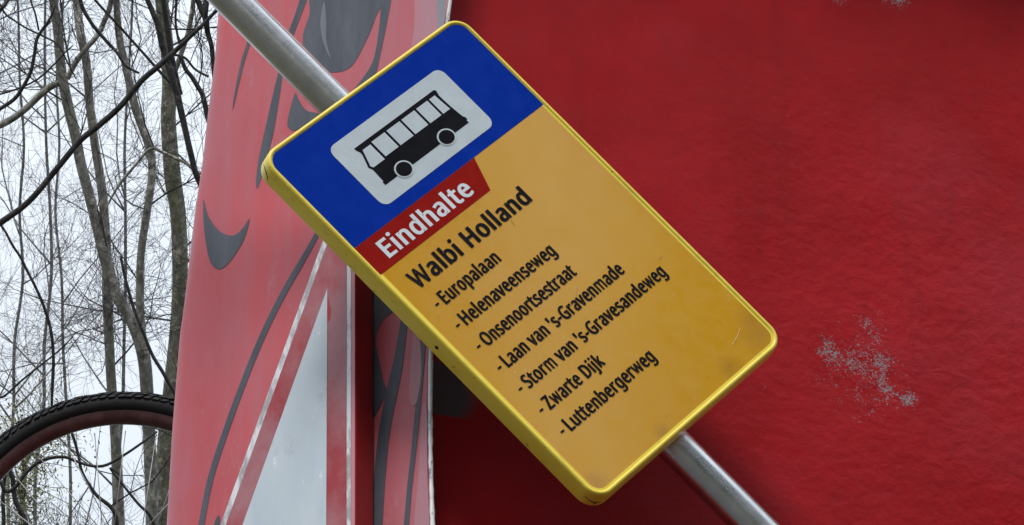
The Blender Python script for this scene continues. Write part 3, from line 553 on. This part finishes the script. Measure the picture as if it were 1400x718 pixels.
# scratches and a seam line on the pole
psm = newmat('dull_scratch', (.12, .12, .12), .7)
for a0, a1, b0, b1 in ((-.50, -.37, .35, .50), (-.46, -.455, 1.0, 1.25), (.40, .52, .62, .58), (.56, .63, .3, .42)):
    pp = []
    for k in range(9):
        t = a0 + (a1 - a0) * k / 8; an = b0 + (b1 - b0) * k / 8 + .03 * math.sin(k * 2.1)
        pp.append(pole_c + PV * t + (SU * math.sin(an) + SN * math.cos(an)) * .0241)
    tb = Tube(); tb.add(pp, [.0002 + .0003 * math.sin(math.pi * k / 8) for k in range(9)], 4)
    link_mesh('scratch', tb.me(), psm, sgn)
# bolt hole in the side of the box, a split at the bottom corner and a cut at the top corner
dk = newmat('dark_gap', (.012, .010, .006), .8)
bm = bmesh.new(); bmesh.ops.create_cone(bm, cap_ends=True, segments=16, radius1=.0028, radius2=.0028, depth=.002,
    matrix=Matrix.Translation(MS @ Vector((-WD / 2 - .0064, -.024, -.014))) @ SU.to_track_quat('Z', 'Y').to_matrix().to_4x4())
me = bpy.data.meshes.new('h'); bm.to_mesh(me); bm.free(); link_mesh('bolt_hole', me, dk, sgn)
def crack(pts, w=.0008):
    tb = Tube(); tb.add([MS @ Vector(p) for p in crom(pts, 5)], [w * (0.3 + .7 * math.sin(math.pi * (i + .5) / (5 * (len(pts) - 1) + 1))) for i in range(5 * (len(pts) - 1) + 1)], 6)
    link_mesh('crack', tb.me(), dk, sgn)
def cor(ang, w, sx, sy, o=.0068):
    r = RAD + o; return (sx * (WD / 2 - RAD) + r * math.cos(R(ang)), sy * (HT / 2 - RAD) + r * math.sin(R(ang)), w)
crack([cor(195, -.012, -1, -1), cor(215, -.0165, -1, -1), cor(235, -.0185, -1, -1), cor(262, -.015, -1, -1)])
crack([cor(232, -.019, -1, -1), cor(230, -.024, -1, -1)], .001)
crack([cor(130, -.016, -1, 1), cor(150, -.012, -1, 1), cor(168, -.015, -1, 1), cor(180, -.021, -1, 1)], .0007)
# hairline scratches on the face
scm = newmat('pale_scratch', (.72, .55, .25), .4); scd = newmat('brown_scratch', (.42, .24, .05), .5)
for pts, m in (([(-.0165, -.093), (.000, -.090), (.0170, -.0795)], scd), ([(.128, -.268), (.146, -.263), (.156, -.258)], scm), ([(.142, -.120), (.150, -.1185)], scd), ([(.0155, .035), (.0162, .043)], scd), ([(-.150, -.115), (-.146, -.113)], scm)):
    tb = Tube(); tb.add([MS @ Vector((x, y, .0002)) for x, y in crom(pts, 4)], [.00026] * (4 * (len(pts) - 1) + 1), 4)
    link_mesh('scratch', tb.me(), m, face)

# ------------------------------------------------------------------ bicycle wheel
WC = at(166, 537.5 + .331 * 5000 / 6.35 * .975, 6.35)
wn = (Vector((0, -1, 0)) * .5 + (-FWD) * .5 + Vector((.06, 0, 0))).normalized()
wu = Vector((1, 0, 0)); wu = (wu - wn * wu.dot(wn)).normalized(); wv = wn.cross(wu)
MW = frame_of(WC, wu, wv, wn)
wheel = empty('bicycle_wheel', WC, 'spoked bicycle wheel with knobbly black tyre and maroon rim beside the pink panel', 'wheel')
def ring(prof, n, M=MW):
    """closed profile of (radius, height) swept round"""
    V = []; Fs = []; k = len(prof)
    for i in range(n):
        a = 2 * math.pi * i / n
        for r, h in prof: V.append(M @ Vector((r * math.cos(a), r * math.sin(a), h)))
    for i in range(n):
        for j in range(k): Fs.append((i * k + j, ((i + 1) % n) * k + j, ((i + 1) % n) * k + (j + 1) % k, i * k + (j + 1) % k))
    return fix(mesh(V, Fs))
RO = .334
tyre_m = newmat('black_rubber', (.022, .023, .025), .7, spec=.3); q = NT(tyre_m)
q.l(q.mix(q.noise(30, 4), (.009, .010, .011), (.020, .021, .023)), q.b.inputs['Base Color']); q.l(q.bump(q.noise(90, 3), .4, .002), q.b.inputs['Normal'])
rt = .0195
ty = link_mesh('tyre', ring([(RO - .004 - rt + rt * math.cos(R(t)), rt * 1.02 * math.sin(R(t))) for t in range(0, 360, 20)], 120), tyre_m, wheel, smooth=True)
tv_, tf_ = [], []
rnd = random.Random(5)
for i in range(132):                                   # knobs of the tread, three slanted rows to each side
    for row, ang in enumerate((-58, -36, -13, 13, 36, 58)):
        a = 2 * math.pi * (i + (.5 if row % 2 else 0) + rnd.uniform(-.12, .12)) / 132
        w = 7; da = 2 * math.pi / 132 * .34; sk = (.22 if ang > 0 else -.22) * 2 * math.pi / 132
        b = len(tv_)
        for rr_ in (rt - .001, rt + .0034 + rnd.uniform(-.0008, .0008)):
            for s1, s2 in ((-1, -1), (1, -1), (1, 1), (-1, 1)):
                t = R(ang + s2 * w); aa = a + s1 * da + sk * s2
                rad = RO - .004 - rt + rr_ * math.cos(t)
                tv_.append(MW @ Vector((rad * math.cos(aa), rad * math.sin(aa), rr_ * 1.02 * math.sin(t))))
        tf_ += [(b, b + 3, b + 2, b + 1), (b + 4, b + 5, b + 6, b + 7)] + [(b + k, b + (k + 1) % 4, b + 4 + (k + 1) % 4, b + 4 + k) for k in range(4)]
link_mesh('tread', fix(mesh(tv_, tf_)), tyre_m, ty, kind='stuff')
rim_m = newmat('maroon_rim_paint', (.10, .032, .032), .42); q = NT(rim_m)
q.l(q.mix(q.ramp(q.noise(40, 4, .7), .4, .72), (.075, .030, .032), (.15, .075, .072)), q.b.inputs['Base Color'])
link_mesh('rim', ring([(.302, -.0125), (.302, .0125), (.297, .0145), (.290, .0130), (.280, .0105), (.275, .005), (.275, -.005), (.280, -.0105), (.290, -.0130), (.297, -.0145)], 140), rim_m, wheel, smooth=True)
hubm = newmat('hub_alloy', (.45, .45, .46), .35, 1)
hv = link_mesh('hub', ring([(.006, -.045), (.012, -.045), (.014, -.034), (.028, -.032), (.028, -.028), (.015, -.024), (.015, .024), (.028, .028), (.028, .032), (.014, .034), (.012, .045), (.006, .045)], 32), hubm, wheel, smooth=True)
spm = newmat('stainless_spoke', (.36, .36, .37), .55, .8); NSP = 32; sp0 = None
for i in range(NSP):
    side = 1 if i % 2 else -1; a0 = 2 * math.pi * (i // 2) / (NSP / 2) + (.1 if side > 0 else 0)
    off = R(62) * (1 if (i // 2) % 2 else -1)
    a1 = 2 * math.pi * i / NSP
    tb = Tube(); pA = Vector((.027 * math.cos(a1 - off), .027 * math.sin(a1 - off), side * .030)); pB = Vector((.263, 0, 0)); pB = Vector((.276 * math.cos(a1), .263 * math.sin(a1), 0))
    tb.add([MW @ pA, MW @ pB], [.0009, .0009], 6)
    link_mesh('spoke', tb.me(), spm, wheel, smooth=True)
tb = Tube(); tb.add([MW @ Vector((0, 0, -.06)), MW @ Vector((0, 0, .05))], [.005, .005], 10)
link_mesh('axle', tb.me(), hubm, wheel)
tb = Tube(); pw = MW @ Vector((0, 0, -.065)); tb.add([pw + Vector((0, .012, .05)), pw + Vector((0, .012, 0)), Vector((pw.x, pw.y + .012, -.2))], [.018, .018, .022], 14)
link_mesh('wheel_post', tb.me(), newmat('rusty_post', (.12, .06, .04), .7), wheel)
# ------------------------------------------------------------------ bare winter trees
def m_bark(name, a, b, moss, sc=1.0):
    m = newmat(name, a, .85); q = NT(m)
    c = q.mix(q.ramp(q.noise(20 * sc, 6, .75, vec=q.co(scale=(1, 1, .45))), .38, .62), tuple(x * .6 for x in a), tuple(x * 1.15 for x in b))
    bl = q.ramp(q.noise(22 * sc, 3, .6, vec=q.co(loc=(3, 1, 0))), .57, .63)
    c = q.mix(q.math('MULTIPLY', bl, .6), c, tuple(min(1, x * 2.1) for x in b))
    c = q.mix(q.math('MULTIPLY', q.ramp(q.noise(3 * sc, 4), .5, .7), .6), c, moss)
    q.l(c, q.b.inputs['Base Color'])
    q.l(q.bump(q.noise(40 * sc, 5, .7, vec=q.co(scale=(1, 1, .4))), .8, .012), q.b.inputs['Normal']); return m
BARK = m_bark('grey_bark', (.16, .155, .14), (.31, .30, .275), (.15, .15, .10))
BARKM = m_bark('mossy_bark', (.15, .15, .11), (.28, .275, .22), (.12, .13, .065))
BARKD = m_bark('dark_wet_bark', (.020, .018, .020), (.045, .042, .044), (.03, .032, .022))
TWIG = newmat('twig_bark', (.050, .044, .046), .8); TWIGL = newmat('pale_twig_bark', (.15, .14, .145), .8)
tid = random.Random(11)
def path(pts, D, wob=0.0):
    """traced branch [(px, py, half width px)] at distance D -> smooth points and radii in metres"""
    c = crom([p if len(p) == 4 else (p[0], p[1], p[2], 0) for p in pts], 5)
    P = [at(x, y, D + dz) for x, y, r, dz in c]
    return P, [max(.0015, r * .93 * D / F) for x, y, r, dz in c]
def down(P, rad, z=0.0, flare=2.0, n=10):
    """carry a trunk on down to the ground"""
    d = (P[-1] - P[-4]).normalized(); out = []; r0 = rad[-1]; p = P[-1].copy(); h = p.z
    for i in range(1, n + 1):
        k = i / n; q_ = Vector((P[-1].x + d.x * .5 * math.sin(k * 1.5) * 1.2 + .05 * math.sin(k * 9), P[-1].y + d.y * .3 * k, h * (1 - k) - .15 * k))
        out.append(q_)
    return P + out, rad + [r0 * (1 + (flare - 1) * (i / n) ** 1.5) for i in range(1, n + 1)]
def rdir(rn, up=.25):
    v = Vector((rn.gauss(0, 1), rn.gauss(0, .55), rn.gauss(0, .9) + up)); return v.normalized()
def twig(tb, rn, p, d, L, r, lvl, leafy=None):
    n = 7 if lvl == 0 else (5 if lvl == 1 else 4); pts = [p.copy()]; rad = [r]; cur = p.copy(); d = d.copy(); seg = L / n
    for i in range(n):
        d = (d + Vector((rn.gauss(0, .17), rn.gauss(0, .12), rn.gauss(0, .17) + .06))).normalized()
        cur = cur + d * seg; pts.append(cur.copy()); rad.append(max(.0011, r * (1 - .8 * (i + 1) / n)))
    tb.add(pts, rad, 5 if r > .008 else 3, cap=False)
    if lvl < 3 and L > .12:
        for i in range(1, n + 1):
            for _ in range(1 if lvl else rn.choice((1, 2))):
                if rn.random() < (.92 if lvl < 2 else .6):
                    ax = Vector((rn.gauss(0, 1), rn.gauss(0, 1), rn.gauss(0, 1))).normalized()
                    dd = (Matrix.Rotation(rn.uniform(.45, 1.0) * rn.choice((-1, 1)), 3, ax) @ d).normalized()
                    twig(tb, rn, pts[i], dd, L * rn.uniform(.35, .62), max(.0012, rad[i] * .62), lvl + 1)
def tree(name, label, stems, limbs, ntw, mat, tmat, seed, L=(.5, 1.3), rt=.008, up=.25, group='bare winter trees behind the panel'):
    """stems and limbs as (points, radii); the first stem reaches the ground"""
    P0, r0 = stems[0]; base = Vector((P0[-1].x, P0[-1].y, 0))
    t = empty(name, base, label, 'tree', group)
    for P, rd, mm in [(a, b, mat) for a, b in stems]:
        tb = Tube(); tb.add(P, rd, 12); link_mesh('trunk', tb.me(), mm, t, smooth=True)
    for P, rd, mm in limbs:
        tb = Tube(); tb.add(P, rd, 8); link_mesh('limb', tb.me(), mm, t, smooth=True)
    rn = random.Random(seed); tb = Tube()
    src = [(P, rd) for P, rd in stems] + [(P, rd) for P, rd, _ in limbs]
    lens = [sum((P[i + 1] - P[i]).length for i in range(len(P) - 1)) for P, rd in src]
    for _ in range(ntw):
        x = rn.uniform(0, sum(lens)); k = 0
        while x > lens[k]: x -= lens[k]; k += 1
        P, rd = src[k]; i = rn.randrange(len(P) - 1); f = rn.random(); p = P[i].lerp(P[i + 1], f)
        if p.z < 4: continue
        d = rdir(rn, up); Lx = rn.uniform(*L)
        twig(tb, rn, p, d, Lx, min(rd[i] * .6, rt * (.5 + Lx / 1.3)), 0)
    o = link_mesh('twigs', tb.me(), tmat, t, kind='stuff'); return t

# A: the grey forked tree left of centre
D = 22.0
sA = path([(62, -330, 3.5), (66, -160, 5), (70, -60, 6), (73, 0, 6.5), (79, 40, 7.5), (83, 90, 7.5), (92, 140, 8), (103, 185, 8), (111, 226, 8), (123, 271, 8), (135, 318, 8.5), (143, 350, 9), (159, 402, 9), (181, 440, 9.5), (196, 485, 10), (201, 535, 10), (204, 600, 9.5), (208, 718, 10), (206, 850, 11)], D)
sB = path([(96, -260, 3, .2), (101, -90, 5, .15), (105, 0, 6, .1), (110, 45, 6.5), (118, 85, 6.5), (123, 145, 6.5), (130, 200, 6.5), (138, 250, 7), (143, 300, 7), (146, 360, 8), (147, 410, 8), (149, 460, 7.5), (152, 520, 7.5), (158, 600, 8), (163, 718, 9), (168, 850, 10)], D + .35)
sC = path([(150, -240, 3), (156, -60, 4.5), (159, 0, 5), (163, 50, 5.5), (173, 95, 6), (183, 140, 6.5), (193, 170, 6.5), (204, 200, 6.5), (208, 236, 6), (201, 290, 6), (193, 345, 6), (191, 400, 6), (193, 450, 7), (197, 480, 7)], D - .1)
lA = [path([(-60, 192, 6), (0, 171, 5.5), (30, 153, 5), (55, 130, 5), (72, 117, 5), (88, 112, 4)], D) + (BARK,),
      path([(92, 108, 4), (103, 86, 4.5), (118, 66, 4), (132, 50, 4), (143, 28, 4), (152, 0, 4), (160, -80, 3)], D - .2) + (BARK,),
      path([(270, 238, 1.5), (252, 222, 2), (241, 217, 2.5), (222, 208, 2.5), (210, 203, 2.5), (200, 208, 2), (185, 226, 2), (166, 248, 2), (150, 275, 1.5), (140, 300, 1)], D - .4) + (BARK,)]
treeA = tree('forked_tree', 'pale grey forked bare tree with twin stems rising left of the pink panel', [down(*sA), down(*sB), sC], lA, 34, BARK, TWIG, 21, L=(.5, 1.2), rt=.0055)
# B: the thick mossy trunk beside the panel
sD = path([(214, -300, 7), (218, -60, 9), (221, 0, 10), (228, 60, 10), (231, 115, 10.5), (230, 160, 11.5), (233, 210, 12.2), (237, 250, 12.8), (243, 290, 12), (246, 350, 12), (245, 420, 12), (240, 500, 14.5), (230, 600, 16), (222, 718, 17), (218, 850, 16)], 23.0)
lB = [path([(270, -120, 2.5), (266, -20, 3.2), (262, 20, 3.6), (257, 45, 3.6), (249, 70, 3.6), (240, 95, 4), (234, 115, 4)], 22.9) + (BARK,)]
treeB = tree('mossy_tree', 'thick mossy green trunk standing next to the upper left edge of the pink panel', [down(*sD)], lB, 16, BARKM, TWIG, 31, rt=.0055)
# C: a dark tree hidden behind the panel whose limbs reach out to the left
D = 17.0
trunkC = path([(330, -500, 4), (322, -160, 6), (330, 60, 9), (345, 300, 12), (350, 560, 14), (352, 850, 16)], D)
lC = [path([(180, -90, 2.5), (195, -20, 3.5), (208, 15, 4), (216, 35, 4.5), (222, 62, 4.8), (232, 95, 5), (241, 125, 5.2), (247, 150, 5), (255, 185, 4.6), (262, 215, 4.6), (271, 245, 4.6), (300, 300, 5), (346, 400, 6)], D) + (BARKD,),
      path([(215, -70, 3), (222, -10, 3.6), (226, 20, 4), (231, 55, 4.2), (237, 90, 4.4), (246, 130, 4.6)], D + .05) + (BARKD,),
      path([(262, -60, 3), (268, -10, 4), (275, 12, 4.5), (281, 25, 4.8), (284, 45, 4), (289, 62, 3.5), (291, 80, 3.5), (300, 140, 4), (343, 290, 6)], D) + (BARKD,),
      path([(286, -40, 3), (283, 0, 3.5), (281, 20, 3.6), (280, 32, 3)], D - .02) + (BARKD,),
      path([(240, -40, 1.6), (241, 0, 1.8), (240, 28, 1.8), (243, 50, 1.8), (246, 62, 1.5)], D) + (BARKD,),
      path([(246, 76, 3), (254, 95, 3.2), (262, 105, 3.4), (270, 118, 3.6), (277, 130, 3.8), (281, 146, 4), (290, 175, 4), (340, 260, 6)], D) + (BARKD,),
      path([(238, 75, 2), (248, 77, 2), (256, 82, 1.9), (267, 95, 1.8), (285, 105, 1.8)], D) + (BARKD,),
      path([(105, -25, 2.2), (112, 8, 3), (124, 30, 2.8), (133, 42, 2.8), (147, 58, 2.6), (160, 72, 2.4), (172, 90, 2), (190, 100, 1.8)], D + 1) + (BARKD,),
      path([(115, -20, 1.6), (130, 0, 1.8), (148, 20, 2), (165, 38, 2), (180, 55, 2), (198, 75, 2), (213, 92, 2.2), (228, 108, 2.4), (243, 124, 2.6)], D + .3) + (BARKD,),
      path([(165, 350, 2), (170, 375, 2.2), (176, 398, 2.2), (184, 425, 2.4), (196, 455, 2.4), (208, 485, 2.6), (222, 508, 2.8), (236, 532, 3), (260, 570, 3.5), (340, 640, 6)], D + 1) + (BARKD,)]
treeC = tree('dark_tree', 'nearly black wet tree whose crooked limbs come out from behind the pink panel', [down(*trunkC)], lC, 16, BARKD, TWIG, 41, L=(.3, .8), rt=.0045)
# D: off to the left, its heavy dark boughs sweep across the sky
D = 16.0
trunkD = path([(-330, -500, 5), (-320, -160, 8), (-300, 100, 11), (-290, 400, 14), (-280, 718, 16), (-275, 850, 18)], D)
lD = [path([(-292, 560, 9), (-180, 440, 7), (-80, 360, 6), (0, 305, 5), (40, 275, 4.6), (80, 228, 4.6), (110, 192, 4.6), (135, 172, 4.6), (165, 145, 4.6), (192, 112, 4.4), (215, 92, 4.4), (236, 73, 4), (258, 52, 3.4), (279, 32, 3), (300, 10, 2.5)], D) + (BARKD,),
      path([(-298, 300, 6), (-150, 230, 4.5), (-40, 175, 3.6), (0, 149, 3), (20, 135, 3), (32, 118, 2.8), (42, 98, 2.8), (47, 75, 2.6), (50, 55, 2.6), (57, 42, 2.4), (67, 28, 2), (76, 8, 1.2)], D) + (BARKD,),
      path([(40, -30, 1.2), (42, 0, 1.4), (48, 18, 1.4), (53, 42, 1.5)], D) + (BARKD,),
      path([(-60, 145, 1.4), (0, 129, 1.4), (28, 120, 1.4), (52, 108, 1.4), (72, 90, 1.4), (87, 74, 1.2), (100, 62, 1)], D) + (BARKD,),
      path([(-60, -10, 3), (-20, 25, 2.2), (0, 13, 2.2), (10, 3, 2), (20, -15, 1.5)], D) + (BARKD,),
      path([(-297, 250, 5), (-120, 120, 3), (-20, 5, 1.8), (10, 22, 1.5), (35, 38, 1.4), (60, 50, 1.4), (80, 62, 1.4), (92, 85, 1.2), (104, 108, 1)], D) + (BARKD,),
      path([(-290, 500, 6), (-120, 380, 3.5), (-20, 300, 2), (20, 340, 2), (38, 372, 2.2), (52, 400, 2.2), (62, 425, 2.4), (70, 455, 2.6), (73, 490, 2.6), (72, 520, 2.6), (71, 560, 2), (76, 600, 1.6)], D + .6) + (BARKD,),
      path([(-285, 800, 6), (-80, 680, 3.5), (-10, 655, 3), (8, 672, 3), (22, 665, 3), (33, 650, 2.6), (48, 635, 2.6), (66, 627, 2.6), (88, 625, 2.4), (105, 631, 2.2), (125, 637, 2.2), (145, 636, 2.2), (170, 622, 2), (195, 605, 1.8), (215, 590, 1.5)], D + .8) + (BARKD,),
      path([(-285, 700, 5), (-60, 560, 2.5), (-5, 545, 1.8), (8, 540, 1.8), (30, 520, 1.6), (55, 500, 1.5), (80, 480, 1.4), (100, 460, 1)], D) + (BARKD,),
      path([(95, 585, 2), (101, 600, 2.2), (107, 622, 2.2), (112, 645, 2.4), (125, 668, 2.6), (135, 680, 2.8), (150, 692, 3), (158, 706, 3.2), (162, 740, 3.5), (168, 830, 4.5)], D + 1) + (BARKD,),
      path([(0, 620, 3), (16, 650, 3.5), (20, 680, 3.8), (28, 700, 4), (36, 720, 4), (46, 830, 4.5)], D + 1) + (BARKD,),
      path([(8, 640, 2.6), (4, 680, 3), (5, 720, 3.2), (2, 830, 3.5)], D + 1.1) + (BARKD,),
      path([(165, 650, 1.6), (150, 640, 1.4), (172, 668, 2), (190, 690, 2.2), (205, 705, 2.4), (214, 730, 2.6)], D + 1) + (BARKD,)]
treeD = tree('spreading_tree', 'dark tree at the far left whose heavy bough sweeps up across the other trunks', [down(*trunkD)], lD, 25, BARKD, TWIG, 51, L=(.3, .8), rt=.0045)
# thin pale trees of the wood further back
pal = m_bark('hazy_grey_bark', (.15, .15, .15), (.24, .24, .25), (.15, .16, .13))
rn = random.Random(77)
spec = [(18, 3.2, 'slim pale tree furthest left behind the wheel', 34), (54, 3.4, 'slim pale sapling between the wheel and the left edge', 38), (86, 3.0, 'thin pale tree left of the grey forked tree', 42),
        (172, 3.4, 'thin pale tree between the forked tree and the mossy trunk', 40), (-70, 5, 'slim pale tree outside the left edge', 38), (-30, 4.2, 'slim pale tree by the left border', 31)]
for x, w, lab, D in spec:
    pts = []; xx = x + rn.uniform(-6, 6); sl_ = rn.uniform(-.05, .05); ph = rn.uniform(0, 6)
    for k in range(16):
        y = -520 + k * 90; pts.append((xx + rn.uniform(-4, 4) + 7 * math.sin(k * .7 + ph) + (y - 400) * sl_, y, w * (.3 + .6 * k / 15)))
    s = path(pts, D); lm = []
    for k in range(6):
        i = rn.randrange(6, len(s[0]) - 3); p = s[0][i]; sd = rn.choice((-1, 1)); q_ = [p.copy()]; d = Vector((sd * rn.uniform(.4, 1), rn.uniform(-.3, .3), rn.uniform(.6, 1.4))).normalized()
        for j in range(6):
            d = (d + Vector((rn.gauss(0, .12), 0, rn.gauss(.05, .1)))).normalized(); q_.append(q_[-1] + d * rn.uniform(.2, .4))
        lm.append((q_, [s[1][i] * .5 * (1 - j / 8) + .002 for j in range(7)], pal))
    tree('slim_tree', lab, [down(*s)], lm, 11, pal, TWIGL, 100 + x, L=(.7, 1.9), rt=.007, up=.6)
# the wood goes on to both sides of what the photograph shows
def again(src, dx, dy, rz, label):
    c = src.copy(); S.collection.objects.link(c); c.location = Vector(src.location) + Vector((dx, dy, 0)); c.rotation_euler = (0, 0, R(rz)); c['label'] = label
    for ch in list(src.children):
        k = ch.copy(); S.collection.objects.link(k); k.parent = c
slims = [o for o in bpy.data.objects if o.type == 'EMPTY' and o.name.startswith('slim_tree')]
for src, dx, dy, rz, lab in ((treeA, -5.5, 1.5, 25, 'grey forked bare tree well to the left of the photograph'), (treeB, -3.4, -1, 70, 'mossy trunk standing alone left of the photograph'),
                             (slims[0], -4.2, -9, 40, 'slim pale tree nearest the mossy trunk left of the photograph'), (slims[1], -6.8, -6, 120, 'slim pale leaning tree at the far left of the wood'),
                             (slims[2], 6.2, -4, 200, 'slim pale tree hidden behind the red wall'), (treeA, 9.5, 4, 160, 'grey forked tree hidden behind the right of the red wall')):
    again(src, dx, dy, rz, lab)
# a holly bush-like evergreen low on the left, seen through the wheel
D = 19.5
st = path([(30, 590, 1), (34, 640, 2.5), (30, 718, 4), (26, 850, 6)], D)
s2 = down(*st); base = Vector((s2[0][-1].x, s2[0][-1].y, 0))
ev = empty('evergreen_tree', base, 'small evergreen with yellow green leaves seen through the bicycle wheel', 'tree')
tb = Tube(); tb.add(s2[0], s2[1], 8); link_mesh('trunk', tb.me(), BARKM, ev, smooth=True)
lfm = newmat('yellow_green_leaf', (.16, .17, .045), .6); q = NT(lfm)
q.l(q.mix(q.ramp(q.noise(5, 2), .35, .65), (.20, .22, .08), (.38, .37, .17)), q.b.inputs['Base Color'])
V = []; Fs = []; tb = Tube()
for _ in range(150):
    u = rn.random(); i = int(u * 14); p = st[0][min(len(st[0]) - 1, i)]
    d = Vector((rn.gauss(0, 1), rn.gauss(0, 1), rn.gauss(0, .6))).normalized(); L = rn.uniform(.1, .42)
    q_ = [p + d * L * k / 4 + Vector((rn.gauss(0, .01), 0, rn.gauss(0, .02))) for k in range(5)]; tb.add(q_, [.004, .003, .002, .002, .001], 3, cap=False)
    for k in range(20):
        c = q_[rn.randrange(1, 5)] + Vector((rn.gauss(0, .05), rn.gauss(0, .05), rn.gauss(0, .05))); a = Vector((rn.gauss(0, 1), rn.gauss(0, 1), rn.gauss(0, 1))).normalized(); b_ = a.orthogonal().normalized()
        s_ = rn.uniform(.007, .016); n0 = len(V); V += [c - a * s_, c + b_ * s_ * .4, c + a * s_, c - b_ * s_ * .4]; Fs.append((n0, n0 + 1, n0 + 2, n0 + 3))
link_mesh('branches', tb.me(), BARKM, ev, kind='stuff'); link_mesh('leaves', mesh(V, Fs), lfm, ev, kind='stuff')
print('TRIS', sum(len(o.data.polygons) * 2 for o in bpy.data.objects if o.type == 'MESH'))

# ------------------------------------------------------------------ unseen evergreens behind the photographer, added for dark reflections in the sign
cm = newmat('dark_needles', (.04, .06, .03), .8); q = NT(cm)
q.l(q.mix(q.noise(1.5, 3), (.025, .042, .02), (.06, .085, .035)), q.b.inputs['Base Color'])
rn = random.Random(9); LAB = ['tall dark evergreen across the path, nearest the pole foot', 'tall dark evergreen second along the far path edge', 'broad dark evergreen third along the far path edge', 'narrow dark evergreen fourth along the far path edge', 'tall dark evergreen fifth along the far path edge', 'tallest dark evergreen at the end of the row across the path']
for i, (x, y, h, w) in enumerate(((19.5, -8, 22, 3.4), (14.95, -9.2, 31, 2.3), (10.85, -13.1, 30, 2.45), (6.0, -16, 21, 2.6), (1.5, -18, 16, 2.6), (16.5, -16.0, 11, 2.6))):
    t = empty('evergreen_tree', Vector((x, y, 0)), LAB[i], 'tree', 'dark evergreens across the path')
    tb = Tube(); tb.add([Vector((x, y, z)) for z in (-.2, h * .5, h * .96)], [.25, .15, .03], 8); link_mesh('trunk', tb.me(), BARKD, t, smooth=True)
    V = []; Fs = []
    for _ in range(7000 if h > 28 else 3500):
        k = rn.random() ** .8; z = 1.5 + (h - 1.5) * k; rmax = w * min(1, 2.2 * (1 - k)) ** .7 * (.75 + .25 * math.sin(z * 3 + i)); a = rn.uniform(0, 6.283); r_ = rmax * rn.random() ** .4
        c = Vector((x + r_ * math.cos(a), y + r_ * math.sin(a), z - r_ * .25)); d = Vector((math.cos(a), math.sin(a), rn.uniform(-.5, .1))).normalized(); b_ = d.orthogonal().normalized(); b_ = Matrix.Rotation(rn.uniform(0, 3.1), 3, d) @ b_
        s_ = rn.uniform(.3, .65); n0 = len(V); V += [c - d * s_, c + b_ * s_ * .45, c + d * s_, c - b_ * s_ * .45]; Fs.append((n0, n0 + 1, n0 + 2, n0 + 3))
    link_mesh('crown', mesh(V, Fs), cm, t, kind='stuff')
